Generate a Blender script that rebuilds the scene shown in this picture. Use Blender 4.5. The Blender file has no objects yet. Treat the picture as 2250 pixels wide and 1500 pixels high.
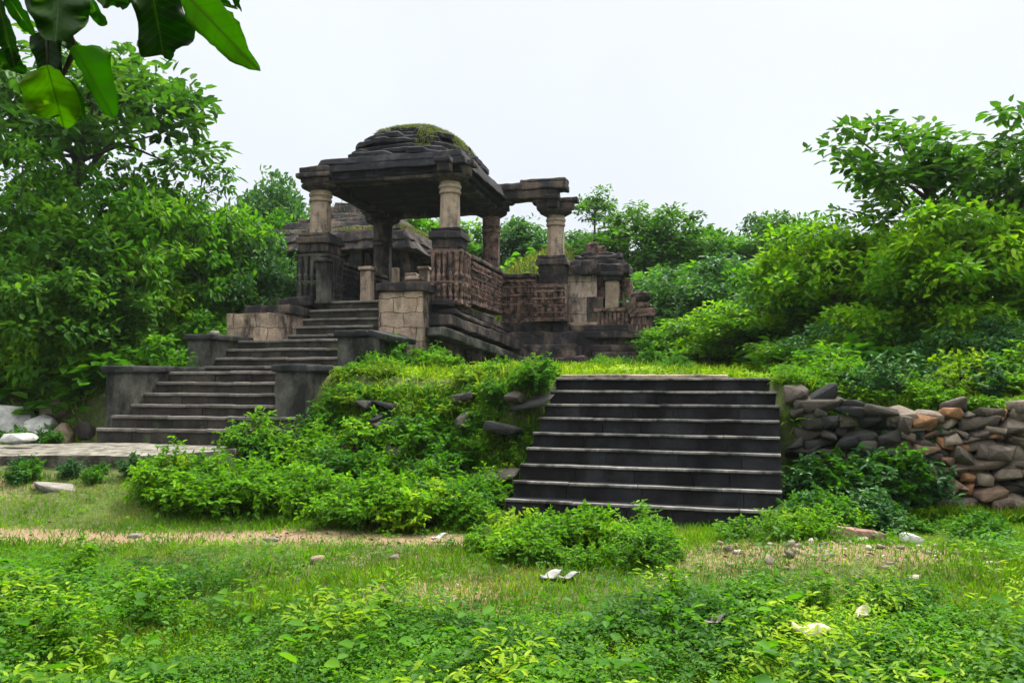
import bpy, bmesh, math, random
import numpy as np
from mathutils import Vector, Matrix, noise as mnoise

# ------------------------------------------------------------------ camera / light
sc = bpy.context.scene
COL = sc.collection
R = math.radians
CAM_H, PITCH, FPX = 1.5, R(2.95), 1750.0
cam = bpy.data.cameras.new('camera'); cam.lens = 28; cam.sensor_width = 36
cam.clip_start = 0.05; cam.clip_end = 600
cam_o = bpy.data.objects.new('camera', cam); COL.objects.link(cam_o)
cam_o.location = (0, 0, CAM_H); cam_o.rotation_euler = (R(90) + PITCH, 0, 0)
sc.camera = cam_o

SUN_EL, SUN_AZ = R(62), R(35)          # azimuth clockwise from +Y
world = bpy.data.worlds.new('World'); sc.world = world; world.use_nodes = True
wn, wl = world.node_tree.nodes, world.node_tree.links
bg = wn['Background']; bg.inputs['Strength'].default_value = 0.1
sky = wn.new('ShaderNodeTexSky'); sky.sky_type = 'NISHITA'; sky.sun_disc = False
sky.sun_elevation = SUN_EL; sky.sun_rotation = SUN_AZ; sky.dust_density = 4
tc = wn.new('ShaderNodeTexCoord'); sp = wn.new('ShaderNodeSeparateXYZ')
wl.new(tc.outputs['Generated'], sp.inputs[0])
# overcast cloud cover: held dim within view, made far brighter above it for light
rampw = wn.new('ShaderNodeValToRGB')
rampw.color_ramp.elements[0].position = 0.0; rampw.color_ramp.elements[0].color = (.53, .565, .61, 1)
rampw.color_ramp.elements[1].position = 1.0; rampw.color_ramp.elements[1].color = (3.1, 3.15, 3.2, 1)
e = rampw.color_ramp.elements.new(.46); e.color = (.575, .60, .64, 1)
e = rampw.color_ramp.elements.new(.6); e.color = (1.7, 1.73, 1.76, 1)
wl.new(sp.outputs['Z'], rampw.inputs[0])
cn = wn.new('ShaderNodeTexNoise'); cn.inputs['Scale'].default_value = 2.2; cn.inputs['Detail'].default_value = 5
wl.new(tc.outputs['Generated'], cn.inputs['Vector'])
cm = wn.new('ShaderNodeMapRange'); cm.inputs[1].default_value = .3; cm.inputs[2].default_value = .7
cm.inputs[3].default_value = 9.5; cm.inputs[4].default_value = 10.6
wl.new(cn.outputs[0], cm.inputs[0])
vm = wn.new('ShaderNodeVectorMath'); vm.operation = 'SCALE'
wl.new(rampw.outputs[0], vm.inputs[0]); wl.new(cm.outputs[0], vm.inputs['Scale'])
mx = wn.new('ShaderNodeMix'); mx.data_type = 'RGBA'; mx.inputs[0].default_value = .88
wl.new(sky.outputs[0], mx.inputs[6]); wl.new(vm.outputs[0], mx.inputs[7])
wl.new(mx.outputs[2], bg.inputs['Color'])

sun = bpy.data.lights.new('sun', 'SUN'); sun.energy = 5.0; sun.angle = R(9); sun.color = (1, .95, .86)
sun_o = bpy.data.objects.new('sun', sun); COL.objects.link(sun_o)
sd = Vector((math.sin(SUN_AZ) * math.cos(SUN_EL), math.cos(SUN_AZ) * math.cos(SUN_EL), math.sin(SUN_EL)))
sun_o.rotation_euler = (-sd).to_track_quat('-Z', 'Y').to_euler()
sc.view_settings.view_transform = 'Standard'; sc.view_settings.look = 'None'
sc.view_settings.exposure = 0.70; sc.view_settings.gamma = 1
sc.cycles.max_bounces = 6; sc.cycles.transmission_bounces = 4; sc.cycles.transparent_max_bounces = 4

RNG = np.random.default_rng(7)
random.seed(7)

# ------------------------------------------------------------------ helpers
def at(px, py, Y):
    """a pixel of the 2250x1500 photo at distance Y -> point"""
    u, v = (px - 1125) / FPX, (750 - py) / FPX
    dy = math.cos(PITCH) - v * math.sin(PITCH); dz = math.sin(PITCH) + v * math.cos(PITCH)
    k = Y / dy
    return Vector((u * k, Y, CAM_H + dz * k))

def sstep(a, b, x):
    t = np.clip((np.asarray(x, float) - a) / (b - a), 0, 1); return t * t * (3 - 2 * t)

RET = np.array([(-60, 15), (-9, 13.6), (-6.4, 13.2), (-3.3, 12.4), (.25, 10.35), (.7, 10.9), (3.2, 10.1),
                (3.25, 9.45), (6, 8.95), (12, 8.0), (60, 2)])
def ret_y(x): return np.interp(x, RET[:, 0], RET[:, 1])
def wob(x, y):
    return .5 * np.sin(1.7 * x + .6 * y) + .3 * np.sin(.9 * y - 2.3 * x + 1) + .25 * np.sin(3.1 * y + 2.7 * x)
def lower(x, y):
    L = 1 - sstep(-5.5, -1.0, x)
    z = .50 * L * sstep(7.8, 10.8, y)
    z = z + .16 * np.exp(-((x - 3.0) / 1.9) ** 2 - ((y - 6.5) / .9) ** 2)
    z = z - .1 * (1 - sstep(3, 6, y)) + .03 * wob(x, y)
    return z
def upper(x, y):
    c = 1.5 + .045 * (y - 10.6)
    r = 1.16 + .075 * (y - 9)
    m = sstep(3.3, 4.4, x)
    z = c * (1 - m) + r * m
    l = 1 - sstep(-7.5, -6.3, x)
    z = z * (1 - l) + (1.15 + .05 * (y - 13)) * l
    z = z + .15 * np.maximum(0, y - 22) - .07 * np.maximum(0, y - 45)
    z = z + .12 * np.maximum(0, np.minimum(x, 30) - 6) * sstep(11, 16, y) + .1 * np.maximum(0, np.minimum(-x, 30) - 8) * sstep(13, 18, y)
    z = z + 2.9 * np.exp(-((x - 1.4) / 3.2) ** 2 - ((y - 26) / 3.2) ** 2)
    return z + .035 * wob(x * .8, y * .8)
def ground_z(x, y):
    x = np.asarray(x, float); y = np.asarray(y, float)
    mid = sstep(-3.5, -3.1, x) * (1 - sstep(-.25, .1, x))
    m = sstep(.02 - .75 * mid, .32 + .45 * mid, y - ret_y(x))
    z = lower(x, y) * (1 - m) + upper(x, y) * m
    c, s_ = math.cos(R(-14)), math.sin(R(-14)); dx, dy = x + 6.2, y - 13.0
    u, w = dx * c + dy * s_, -dx * s_ + dy * c
    inside = sstep(-.35, .05, u) * (1 - sstep(2.55, 2.95, u)) * sstep(-.3, .1, w) * (1 - sstep(4.5, 5.5, w))
    return z - 1.1 * inside * m
def gz(x, y): return float(ground_z(x, y))

def tag(o, label=None, cat=None, group=None, kind=None):
    if label: o['label'] = label
    if cat: o['category'] = cat
    if group: o['group'] = group
    if kind: o['kind'] = kind
    return o
def empty(name, loc, rz=0):
    o = bpy.data.objects.new(name, None); o.empty_display_size = .2
    o.location = loc; o.rotation_euler = (0, 0, rz); COL.objects.link(o); return o
def link(name, me, parent=None, loc=None):
    o = bpy.data.objects.new(name, me); COL.objects.link(o)
    if parent: o.parent = parent
    if loc is not None: o.location = loc
    return o
def np_mesh(name, V, F, mat, attr=None, smooth=False):
    """V (n,3), F (m,k) all with the same k; attr: one float per face"""
    me = bpy.data.meshes.new(name); V = np.asarray(V, np.float32); F = np.asarray(F, np.int32)
    me.vertices.add(len(V)); me.vertices.foreach_set('co', V.ravel())
    k = F.shape[1]; me.loops.add(F.size); me.loops.foreach_set('vertex_index', F.ravel())
    me.polygons.add(len(F)); me.polygons.foreach_set('loop_start', np.arange(0, F.size, k, dtype=np.int32))
    if smooth: me.polygons.foreach_set('use_smooth', np.ones(len(F), bool))
    me.update(calc_edges=True)
    if attr is not None:
        a = me.attributes.new('v', 'FLOAT', 'FACE'); a.data.foreach_set('value', np.asarray(attr, np.float32))
    me.materials.append(mat); return me
def bm_mesh(name, bm, mat, smooth=False):
    me = bpy.data.meshes.new(name); bm.normal_update(); bm.to_mesh(me); bm.free()
    me.materials.append(mat)
    if smooth:
        for p in me.polygons: p.use_smooth = True
    return me

# ------------------------------------------------------------------ materials
def new_mat(name):
    m = bpy.data.materials.new(name); m.use_nodes = True
    return m, m.node_tree.nodes, m.node_tree.links, m.node_tree.nodes['Principled BSDF']
def ramp(N, pts):
    r = N.new('ShaderNodeValToRGB'); cr = r.color_ramp
    cr.elements[0].position, cr.elements[0].color = pts[0][0], (*pts[0][1], 1)
    cr.elements[1].position, cr.elements[1].color = pts[-1][0], (*pts[-1][1], 1)
    for p, c in pts[1:-1]:
        x = cr.elements.new(p); x.color = (*c, 1)
    return r
def tex(N, L, scale, detail=6, rough=.6, coord=None, kind='ShaderNodeTexNoise'):
    t = N.new(kind); t.inputs['Scale'].default_value = scale
    if kind == 'ShaderNodeTexNoise':
        t.inputs['Detail'].default_value = detail; t.inputs['Roughness'].default_value = rough
    if coord is None:
        c = N.new('ShaderNodeNewGeometry'); coord = c.outputs['Position']
    L.new(coord, t.inputs['Vector']); return t
def mixc(N, L, fac, a, b, mode='MIX'):
    m = N.new('ShaderNodeMix'); m.data_type = 'RGBA'; m.blend_type = mode
    for sock, val in ((0, fac), (6, a), (7, b)):
        if hasattr(val, 'links') or hasattr(val, 'is_linked'): L.new(val, m.inputs[sock])
        elif isinstance(val, (int, float)): m.inputs[sock].default_value = val
        else: m.inputs[sock].default_value = (*val, 1)
    return m.outputs[2]

def leaf_mat(name, cols, trans=.35, rough=.5, spec=.09):
    m, N, L, b = new_mat(name)
    at_ = N.new('ShaderNodeAttribute'); at_.attribute_name = 'v'
    n = len(cols); r = ramp(N, [(i / (n - 1), c) for i, c in enumerate(cols)])
    L.new(at_.outputs['Fac'], r.inputs[0])
    nz = tex(N, L, 1.6, 4)
    rr = ramp(N, [(.3, (.55, .66, .7)), (.7, (1.35, 1.22, 1.05))]); L.new(nz.outputs[0], rr.inputs[0])
    col = mixc(N, L, 1.0, r.outputs[0], rr.outputs[0], 'MULTIPLY')
    L.new(col, b.inputs['Base Color']); b.inputs['Roughness'].default_value = rough
    b.inputs['Specular IOR Level'].default_value = spec
    t = N.new('ShaderNodeBsdfTranslucent')
    tcol = mixc(N, L, 1.0, col, (1.5, 1.55, .5), 'MULTIPLY'); L.new(tcol, t.inputs[0])
    ms = N.new('ShaderNodeMixShader'); ms.inputs[0].default_value = trans
    L.new(b.outputs[0], ms.inputs[1]); L.new(t.outputs[0], ms.inputs[2])
    L.new(ms.outputs[0], N['Material Output'].inputs[0]); return m

LEAF_DARK = leaf_mat('leaf_dark', [(.014, .055, .007), (.03, .10, .010), (.052, .15, .014), (.10, .21, .024)], .4)
LEAF_MID = leaf_mat('leaf_mid', [(.018, .075, .005), (.036, .13, .007), (.065, .19, .009), (.13, .26, .018)], .45)
LEAF_BRIGHT = leaf_mat('leaf_bright', [(.03, .11, .004), (.065, .19, .005), (.125, .27, .007), (.22, .35, .016)], .45)
LEAF_YELLOW = leaf_mat('leaf_yellow', [(.05, .125, .007), (.11, .22, .009), (.19, .30, .012), (.30, .38, .035)], .42)
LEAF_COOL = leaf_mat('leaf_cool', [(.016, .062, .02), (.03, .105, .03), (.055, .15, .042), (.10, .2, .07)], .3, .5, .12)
def vein_leaf(name, cols, trans):
    m = leaf_mat(name, cols, trans, .5, .1); N, L = m.node_tree.nodes, m.node_tree.links
    a_ = N.new('ShaderNodeAttribute'); a_.attribute_name = 'uw'; sx = N.new('ShaderNodeSeparateXYZ'); L.new(a_.outputs['Vector'], sx.inputs[0])
    def mth(op, a, b=None):
        n = N.new('ShaderNodeMath'); n.operation = op
        for k, q in enumerate((a, b)):
            if q is None: continue
            if isinstance(q, (int, float)): n.inputs[k].default_value = q
            else: L.new(q, n.inputs[k])
        return n.outputs[0]
    aw = mth('ABSOLUTE', sx.outputs[1]); u = mth('SUBTRACT', mth('MULTIPLY', sx.outputs[0], 7.5), mth('MULTIPLY', aw, 5.0))
    fr = mth('ABSOLUTE', mth('SUBTRACT', mth('FRACT', u), .5)); side = mth('LESS_THAN', fr, .045)
    rib = mth('LESS_THAN', aw, .011); line = mth('MAXIMUM', mth('MULTIPLY', side, .55), rib)
    for n in [n for n in N if n.type in ('BSDF_PRINCIPLED', 'BSDF_TRANSLUCENT')]:
        sk = n.inputs[0]; old = sk.links[0].from_socket
        L.new(mixc(N, L, line, old, (.10, .17, .03)), sk)
    return m
LEAF_NEAR = vein_leaf('leaf_near', [(.014, .045, .006), (.03, .10, .006), (.06, .17, .004), (.14, .26, .003)], .75)
GRASS_ROOF = leaf_mat('grass_roof', [(.03, .055, .012), (.07, .11, .02), (.13, .16, .035), (.22, .22, .07)], .35, .6, .2)
GRASS_DRY = leaf_mat('grass_dry', [(.045, .11, .012), (.10, .18, .02), (.18, .22, .035), (.28, .25, .08)], .35, .6, .2)

def stone_mat(name, base, light, dark, stain=.5, scale=1.0, moss=0.0, bump=.5, brick=None, rough=.9, streak=True):
    """weathered sandstone: mottled body colour, black lichen patches and streaks with a shape of their own"""
    m, N, L, b = new_mat(name)
    tcn = N.new('ShaderNodeTexCoord'); oc = tcn.outputs['Object']
    n1 = tex(N, L, 3.2 * scale, 8, .65, oc)
    r1 = ramp(N, [(.3, base), (.7, light)]); L.new(n1.outputs[0], r1.inputs[0])
    n3 = tex(N, L, 26 * scale, 4, .7, oc)
    r3 = ramp(N, [(.3, (.72, .72, .72)), (.7, (1.2, 1.2, 1.2))]); L.new(n3.outputs[0], r3.inputs[0])
    col = mixc(N, L, 1.0, r1.outputs[0], r3.outputs[0], 'MULTIPLY')
    if brick:
        bw, bh, off = brick
        bt = N.new('ShaderNodeTexBrick'); bt.inputs['Scale'].default_value = 1
        bt.inputs['Brick Width'].default_value = bw; bt.inputs['Row Height'].default_value = bh
        bt.inputs['Mortar Size'].default_value = .009; bt.inputs['Mortar Smooth'].default_value = .4; bt.offset = off
        bt.inputs['Color1'].default_value = (.8, .8, .8, 1); bt.inputs['Color2'].default_value = (1.15, 1.1, 1.05, 1)
        bt.inputs['Mortar'].default_value = (.12, .1, .09, 1)
        cx = N.new('ShaderNodeSeparateXYZ'); L.new(oc, cx.inputs[0])
        ad = N.new('ShaderNodeMath'); L.new(cx.outputs['X'], ad.inputs[0]); L.new(cx.outputs['Y'], ad.inputs[1])
        cb = N.new('ShaderNodeCombineXYZ'); L.new(ad.outputs[0], cb.inputs[0]); L.new(cx.outputs['Z'], cb.inputs[1])
        wn_ = tex(N, L, 3, 2, .5, oc)
        wv = N.new('ShaderNodeVectorMath'); wv.operation = 'MULTIPLY_ADD'
        L.new(wn_.outputs[1], wv.inputs[0]); wv.inputs[1].default_value = (.16, .14, 0); L.new(cb.outputs[0], wv.inputs[2])
        L.new(wv.outputs[0], bt.inputs['Vector'])
        col = mixc(N, L, 1.0, col, bt.outputs['Color'], 'MULTIPLY')
    mp = N.new('ShaderNodeMapping'); mp.inputs['Scale'].default_value = (1, 1, .45 if streak else 1); L.new(oc, mp.inputs[0])
    n2 = tex(N, L, 2.1 * scale, 9, .68, mp.outputs[0])
    lo = .62 - .34 * stain
    r2 = ramp(N, [(lo, (0, 0, 0)), (min(lo + .16, .99), (1, 1, 1))]); L.new(n2.outputs[0], r2.inputs[0])
    col = mixc(N, L, r2.outputs[0], col, dark)
    ta = N.new('ShaderNodeAttribute'); ta.attribute_name = 'tone'; t1 = N.new('ShaderNodeMath'); t1.operation = 'ADD'
    L.new(ta.outputs['Fac'], t1.inputs[0]); t1.inputs[1].default_value = 1.0
    tb_ = N.new('ShaderNodeCombineColor'); [L.new(t1.outputs[0], tb_.inputs[q]) for q in range(3)]
    col = mixc(N, L, 1.0, col, tb_.outputs[0], 'MULTIPLY')
    if moss:
        n4 = tex(N, L, 4.5 * scale, 8, .7, oc)
        r4 = ramp(N, [(.62 - .2 * moss, (0, 0, 0)), (.74 - .2 * moss, (1, 1, 1))]); L.new(n4.outputs[0], r4.inputs[0])
        col = mixc(N, L, r4.outputs[0], col, (.06, .085, .03))
    L.new(col, b.inputs['Base Color']); b.inputs['Roughness'].default_value = rough
    b.inputs['Specular IOR Level'].default_value = .2
    bp = N.new('ShaderNodeBump'); bp.inputs['Strength'].default_value = bump; bp.inputs['Distance'].default_value = .03
    n5 = tex(N, L, 14 * scale, 8, .7, oc); L.new(n5.outputs[0], bp.inputs['Height'])
    L.new(bp.outputs[0], b.inputs['Normal']); return m

BLACK = (.018, .017, .018)
ST_TAN = stone_mat('sandstone_tan', (.22, .16, .115), (.40, .31, .23), (.05, .042, .038), .36, 1.8)
ST_PINK = stone_mat('sandstone_red', (.115, .07, .055), (.25, .155, .12), (.02, .017, .016), .52, 2.6, 0, .6, None, .9, False)
ST_BACKSHADE = stone_mat('sandstone_recess_shade', (.06, .04, .032), (.125, .082, .066), (.02, .017, .016), .5, 2.6, 0, .6, None, .9, False)  # darker copy of the red sandstone: recess shade painted in behind the carving
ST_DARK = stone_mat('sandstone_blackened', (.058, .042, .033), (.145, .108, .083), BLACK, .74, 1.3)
ST_ROOF = stone_mat('roof_stone', (.024, .022, .026), (.05, .046, .05), (.008, .008, .010), .8, 1.2, .12)
ST_WALL = stone_mat('pale_ashlar', (.36, .27, .22), (.56, .46, .39), (.05, .04, .036), .42, 1.3, 0, .6, (.85, .41, .37))
ST_BRICK = stone_mat('tan_block_masonry', (.27, .2, .145), (.46, .36, .27), (.04, .034, .03), .46, 1.0, 0, .5, (.52, .3, .5))
ST_STEP = stone_mat('step_stone', (.030, .026, .021), (.062, .054, .043), (.016, .0145, .012), .55, 1.0, .2)
ST_TREAD = stone_mat('worn_tread', (.13, .122, .11), (.24, .225, .205), (.035, .033, .03), .5, 1.4, .1)
ST_WORN = stone_mat('worn_step_edge', (.11, .10, .085), (.19, .175, .15), (.07, .065, .055), .4, 1.4, .1)
ST_BLACKSTEP = stone_mat('black_step_stone', (.014, .014, .015), (.028, .028, .030), (.005, .0045, .0045), .62, .8)
ST_DARKWALL = stone_mat('dark_block_wall', (.026, .028, .026), (.055, .057, .05), (.010, .011, .012), .6, 1.2, .25, .6, (.45, .22, .5))
ST_COPING = stone_mat('coping_stone', (.020, .021, .021), (.042, .043, .042), (.009, .010, .010), .6, 1, .15)
ST_CHEEK = stone_mat('cheek_stone', (.055, .053, .044), (.125, .12, .10), (.016, .016, .014), .62, 1, .3)

def attr_stone(name, cols, bump=.5):
    m, N, L, b = new_mat(name)
    a = N.new('ShaderNodeAttribute'); a.attribute_name = 'v'
    n = len(cols); r = ramp(N, [(i / (n - 1), c) for i, c in enumerate(cols)]); L.new(a.outputs['Fac'], r.inputs[0])
    n1 = tex(N, L, 9, 8, .7); r1 = ramp(N, [(.3, (.55, .55, .55)), (.7, (1.3, 1.3, 1.3))]); L.new(n1.outputs[0], r1.inputs[0])
    col = mixc(N, L, 1.0, r.outputs[0], r1.outputs[0], 'MULTIPLY')
    L.new(col, b.inputs['Base Color']); b.inputs['Roughness'].default_value = .9
    b.inputs['Specular IOR Level'].default_value = .2
    bp = N.new('ShaderNodeBump'); bp.inputs['Strength'].default_value = bump; bp.inputs['Distance'].default_value = .02
    n5 = tex(N, L, 30, 6, .7); L.new(n5.outputs[0], bp.inputs['Height']); L.new(bp.outputs[0], b.inputs['Normal']); return m
RUBBLE = attr_stone('rubble', bump=1.0, cols= [(.05, .042, .035), (.13, .105, .08), (.22, .175, .13), (.10, .08, .062), (.26, .125, .055), (.075, .065, .052)])
RUBBLE_DARK = attr_stone('rubble_dark', [(.016, .017, .016), (.03, .03, .026), (.06, .05, .038), (.025, .026, .022)], 1.0)
ROCK_PALE = attr_stone('rock_pale', [(.26, .26, .24), (.42, .41, .38)])
ROCK_BROWN = attr_stone('rock_brown', [(.18, .12, .085), (.28, .2, .15)])
ROCK_GREY = attr_stone('rock_grey', [(.13, .12, .10), (.22, .2, .165)])
BARK = attr_stone('bark', [(.06, .05, .042), (.12, .10, .085)], .9)
GRAVEL = attr_stone('gravel', [(.10, .08, .06), (.22, .18, .14), (.34, .29, .24)])
LITTER = attr_stone('leaf_litter', [(.06, .035, .02), (.16, .09, .045), (.30, .22, .12), (.42, .36, .26)])
DRY_LEAF = attr_stone('dry_leaf', [(.35, .27, .17), (.55, .48, .36)])

def ground_mat():
    m, N, L, b = new_mat('ground')
    a = N.new('ShaderNodeAttribute'); a.attribute_name = 'dirt'
    n1 = tex(N, L, 1.6, 10, .7); n2 = tex(N, L, 14, 8, .75); n3 = tex(N, L, 70, 4, .8)
    green = ramp(N, [(.32, (.03, .04, .014)), (.5, (.055, .075, .02)), (.7, (.10, .11, .035))]); L.new(n2.outputs[0], green.inputs[0])
    soil = ramp(N, [(.3, (.11, .07, .036)), (.55, (.215, .15, .09)), (.75, (.32, .245, .16))]); L.new(n3.outputs[0], soil.inputs[0])
    ad = N.new('ShaderNodeMath'); ad.operation = 'MULTIPLY_ADD'; L.new(n2.outputs[0], ad.inputs[0]); ad.inputs[1].default_value = 1.3
    L.new(a.outputs['Fac'], ad.inputs[2])
    r = ramp(N, [(.86, (0, 0, 0)), (1.0, (1, 1, 1))])
    mr = N.new('ShaderNodeMapRange'); mr.inputs[1].default_value = 0; mr.inputs[2].default_value = 1.6
    L.new(ad.outputs[0], mr.inputs[0])
    r = ramp(N, [(.5, (0, 0, 0)), (.66, (1, 1, 1))]); L.new(mr.outputs[0], r.inputs[0])
    col = mixc(N, L, r.outputs[0], green.outputs[0], soil.outputs[0])
    rb = ramp(N, [(.3, (.75, .75, .75)), (.7, (1.2, 1.2, 1.2))]); L.new(n1.outputs[0], rb.inputs[0])
    col = mixc(N, L, 1.0, col, rb.outputs[0], 'MULTIPLY')
    L.new(col, b.inputs['Base Color']); b.inputs['Roughness'].default_value = .95; b.inputs['Specular IOR Level'].default_value = .1
    bp = N.new('ShaderNodeBump'); bp.inputs['Strength'].default_value = .8; bp.inputs['Distance'].default_value = .03
    L.new(n2.outputs[0], bp.inputs['Height']); L.new(bp.outputs[0], b.inputs['Normal']); return m
GROUND = ground_mat()
SLAB = stone_mat('path_slab', (.15, .135, .11), (.25, .23, .195), (.055, .05, .038), .55, 2.4, .3, .6, None, .95, False)

# ------------------------------------------------------------------ ground
def dirt_at(x, y):
    """bare soil: the foot path across the picture and the gravelly patch on the right"""
    p = 1.0 * np.exp(-((y - (7.75 - .12 * x * (x < 0) * .3 + .02 * x)) / .29) ** 2) * sstep(-6.4, -5, x) * (1 - sstep(-.6, .3, x))
    q = .5 * np.exp(-((x - 2.6) / 1.35) ** 4 - ((y - 6.55) / .62) ** 2)
    r = .45 * np.exp(-((x + 6.3) / 1.0) ** 2 - ((y - 9.4) / .5) ** 2)
    s = .22 * np.exp(-((y - 6.6) / .7) ** 2) * sstep(-4, -2, x) * (1 - sstep(.6, 1.8, x))
    t = .5 * np.exp(-((x + .6) / .7) ** 2 - ((y - 5.6) / .5) ** 2)
    return np.clip(p + q + r + s + t, 0, 1)
def axis(a, b, fine_a, fine_b, step, far):
    fine = np.arange(fine_a, fine_b, step); out = [fine]
    g = [fine_a]; d = step
    while g[-1] > a: d *= far; g.append(g[-1] - d)
    out.insert(0, np.array(g[1:][::-1])); g = [fine_b]; d = step
    while g[-1] < b: g.append(g[-1] + d); d *= far
    out.append(np.array(g)); return np.concatenate(out)
gx = axis(-95, 95, -11, 11, .13, 1.12); gy = axis(-25, 120, 2.5, 16, .11, 1.08)
GX, GY = np.meshgrid(gx, gy); GZ = ground_z(GX, GY)
V = np.stack([GX, GY, GZ], -1).reshape(-1, 3); nx = len(gx); ny = len(gy)
i = (np.arange(ny - 1)[:, None] * nx + np.arange(nx - 1)[None, :]).ravel()
me = np_mesh('ground', V, np.stack([i, i + 1, i + nx + 1, i + nx], 1), GROUND, smooth=True)
a = me.attributes.new('dirt', 'FLOAT', 'POINT'); a.data.foreach_set('value', dirt_at(V[:, 0], V[:, 1]).astype(np.float32))
tag(link('ground', me), kind='structure')

# ------------------------------------------------------------------ stone shapes
def jitter_box(bm, c, size, rough=.012, bev=.015, cuts=None, taper=None, seed=0, rz=0, tilt=(0, 0), big=0):
    """a weathered block: bevelled, cut up and pushed about by noise"""
    tone = bm.faces.layers.float.get('tone') or bm.faces.layers.float.new('tone'); tv = random.Random(seed * 7 + 1).uniform(-.24, .24)
    b2 = bmesh.new(); bmesh.ops.create_cube(b2, size=1)
    sx, sy, sz = size
    for v in b2.verts:
        v.co = Vector((v.co.x * sx, v.co.y * sy, v.co.z * sz))
        if taper and v.co.z > 0: v.co.x *= taper[0]; v.co.y *= taper[1]
    if bev: bmesh.ops.bevel(b2, geom=list(b2.edges), offset=min(bev, min(size) * .3), segments=2, affect='EDGES', profile=.6)
    step = cuts or max(.14, max(size) / 14)
    for ax in range(3):
        n = int(size[ax] / step)
        for k in range(1, n):
            co = [0, 0, 0]; no = [0, 0, 0]; co[ax] = -size[ax] / 2 + size[ax] * k / n; no[ax] = 1
            bmesh.ops.bisect_plane(b2, geom=list(b2.verts) + list(b2.edges) + list(b2.faces), plane_co=co, plane_no=no)
    off = Vector((seed * 3.7, seed * 1.3, seed * 2.1))
    M = Matrix.Translation(Vector(c)) @ Matrix.Rotation(rz, 4, 'Z') @ Matrix.Rotation(tilt[0], 4, 'X') @ Matrix.Rotation(tilt[1], 4, 'Y')
    vm_ = {}
    for v in b2.verts:
        p = M @ v.co
        d = mnoise.noise_vector((p + off) * 4.0) * rough + mnoise.noise_vector((p + off) * 11) * rough * .6
        if big: d += mnoise.noise_vector((p + off) * 1.7) * big
        vm_[v] = bm.verts.new(p + d)
    for f in b2.faces:
        try: bm.faces.new([vm_[v] for v in f.verts])[tone] = tv
        except ValueError: pass
    b2.free()
def lathe(bm, c, prof, seg=16, rough=.006, seed=0, rot=0):
    """prof: (radius, z) from bottom to top, closed with caps"""
    rings = []
    for r, z in prof:
        ring = []
        for k in range(seg):
            a_ = rot + 2 * math.pi * k / seg; p = Vector((c[0] + r * math.cos(a_), c[1] + r * math.sin(a_), c[2] + z))
            ring.append(bm.verts.new(p + mnoise.noise_vector(p * 5 + Vector((seed, 0, 0))) * rough))
        rings.append(ring)
    for a_, b_ in zip(rings, rings[1:]):
        for k in range(seg): bm.faces.new((a_[k], a_[(k + 1) % seg], b_[(k + 1) % seg], b_[k]))
    bm.faces.new(rings[0][::-1]); bm.faces.new(rings[-1])
def tube(bm, pts, rad, seg=7):
    rings = []; pts = [Vector(p) for p in pts]
    for i_, p in enumerate(pts):
        t = (pts[min(i_ + 1, len(pts) - 1)] - pts[max(i_ - 1, 0)]).normalized()
        u = t.orthogonal().normalized() if abs(t.z) < .95 else t.cross(Vector((0, 1, 0))).normalized()
        w = t.cross(u); r = rad[i_] if hasattr(rad, '__len__') else rad
        rings.append([bm.verts.new(p + (u * math.cos(2 * math.pi * k / seg) + w * math.sin(2 * math.pi * k / seg)) * r) for k in range(seg)])
    for a_, b_ in zip(rings, rings[1:]):
        # line the rings up so that the tube does not twist
        j = min(range(seg), key=lambda q: (b_[q].co - a_[0].co).length)
        for k in range(seg): bm.faces.new((a_[k], a_[(k + 1) % seg], b_[(j + k + 1) % seg], b_[(j + k) % seg]))
    bm.faces.new(rings[0][::-1]); bm.faces.new(rings[-1])
SEED = [0]
def block(name, mat, boxes, parent, **kw):
    """one part out of several blocks given as (x0,x1,y0,y1,z0,z1)"""
    bm = bmesh.new()
    for b_ in boxes:
        SEED[0] += 1; x0, x1, y0, y1, z0, z1 = b_[:6]
        k2 = dict(kw); k2.update(b_[6] if len(b_) > 6 else {})
        jitter_box(bm, ((x0 + x1) / 2, (y0 + y1) / 2, (z0 + z1) / 2), (x1 - x0, y1 - y0, z1 - z0), seed=SEED[0], **k2)
    return link(name, bm_mesh(name, bm, mat), parent)

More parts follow.
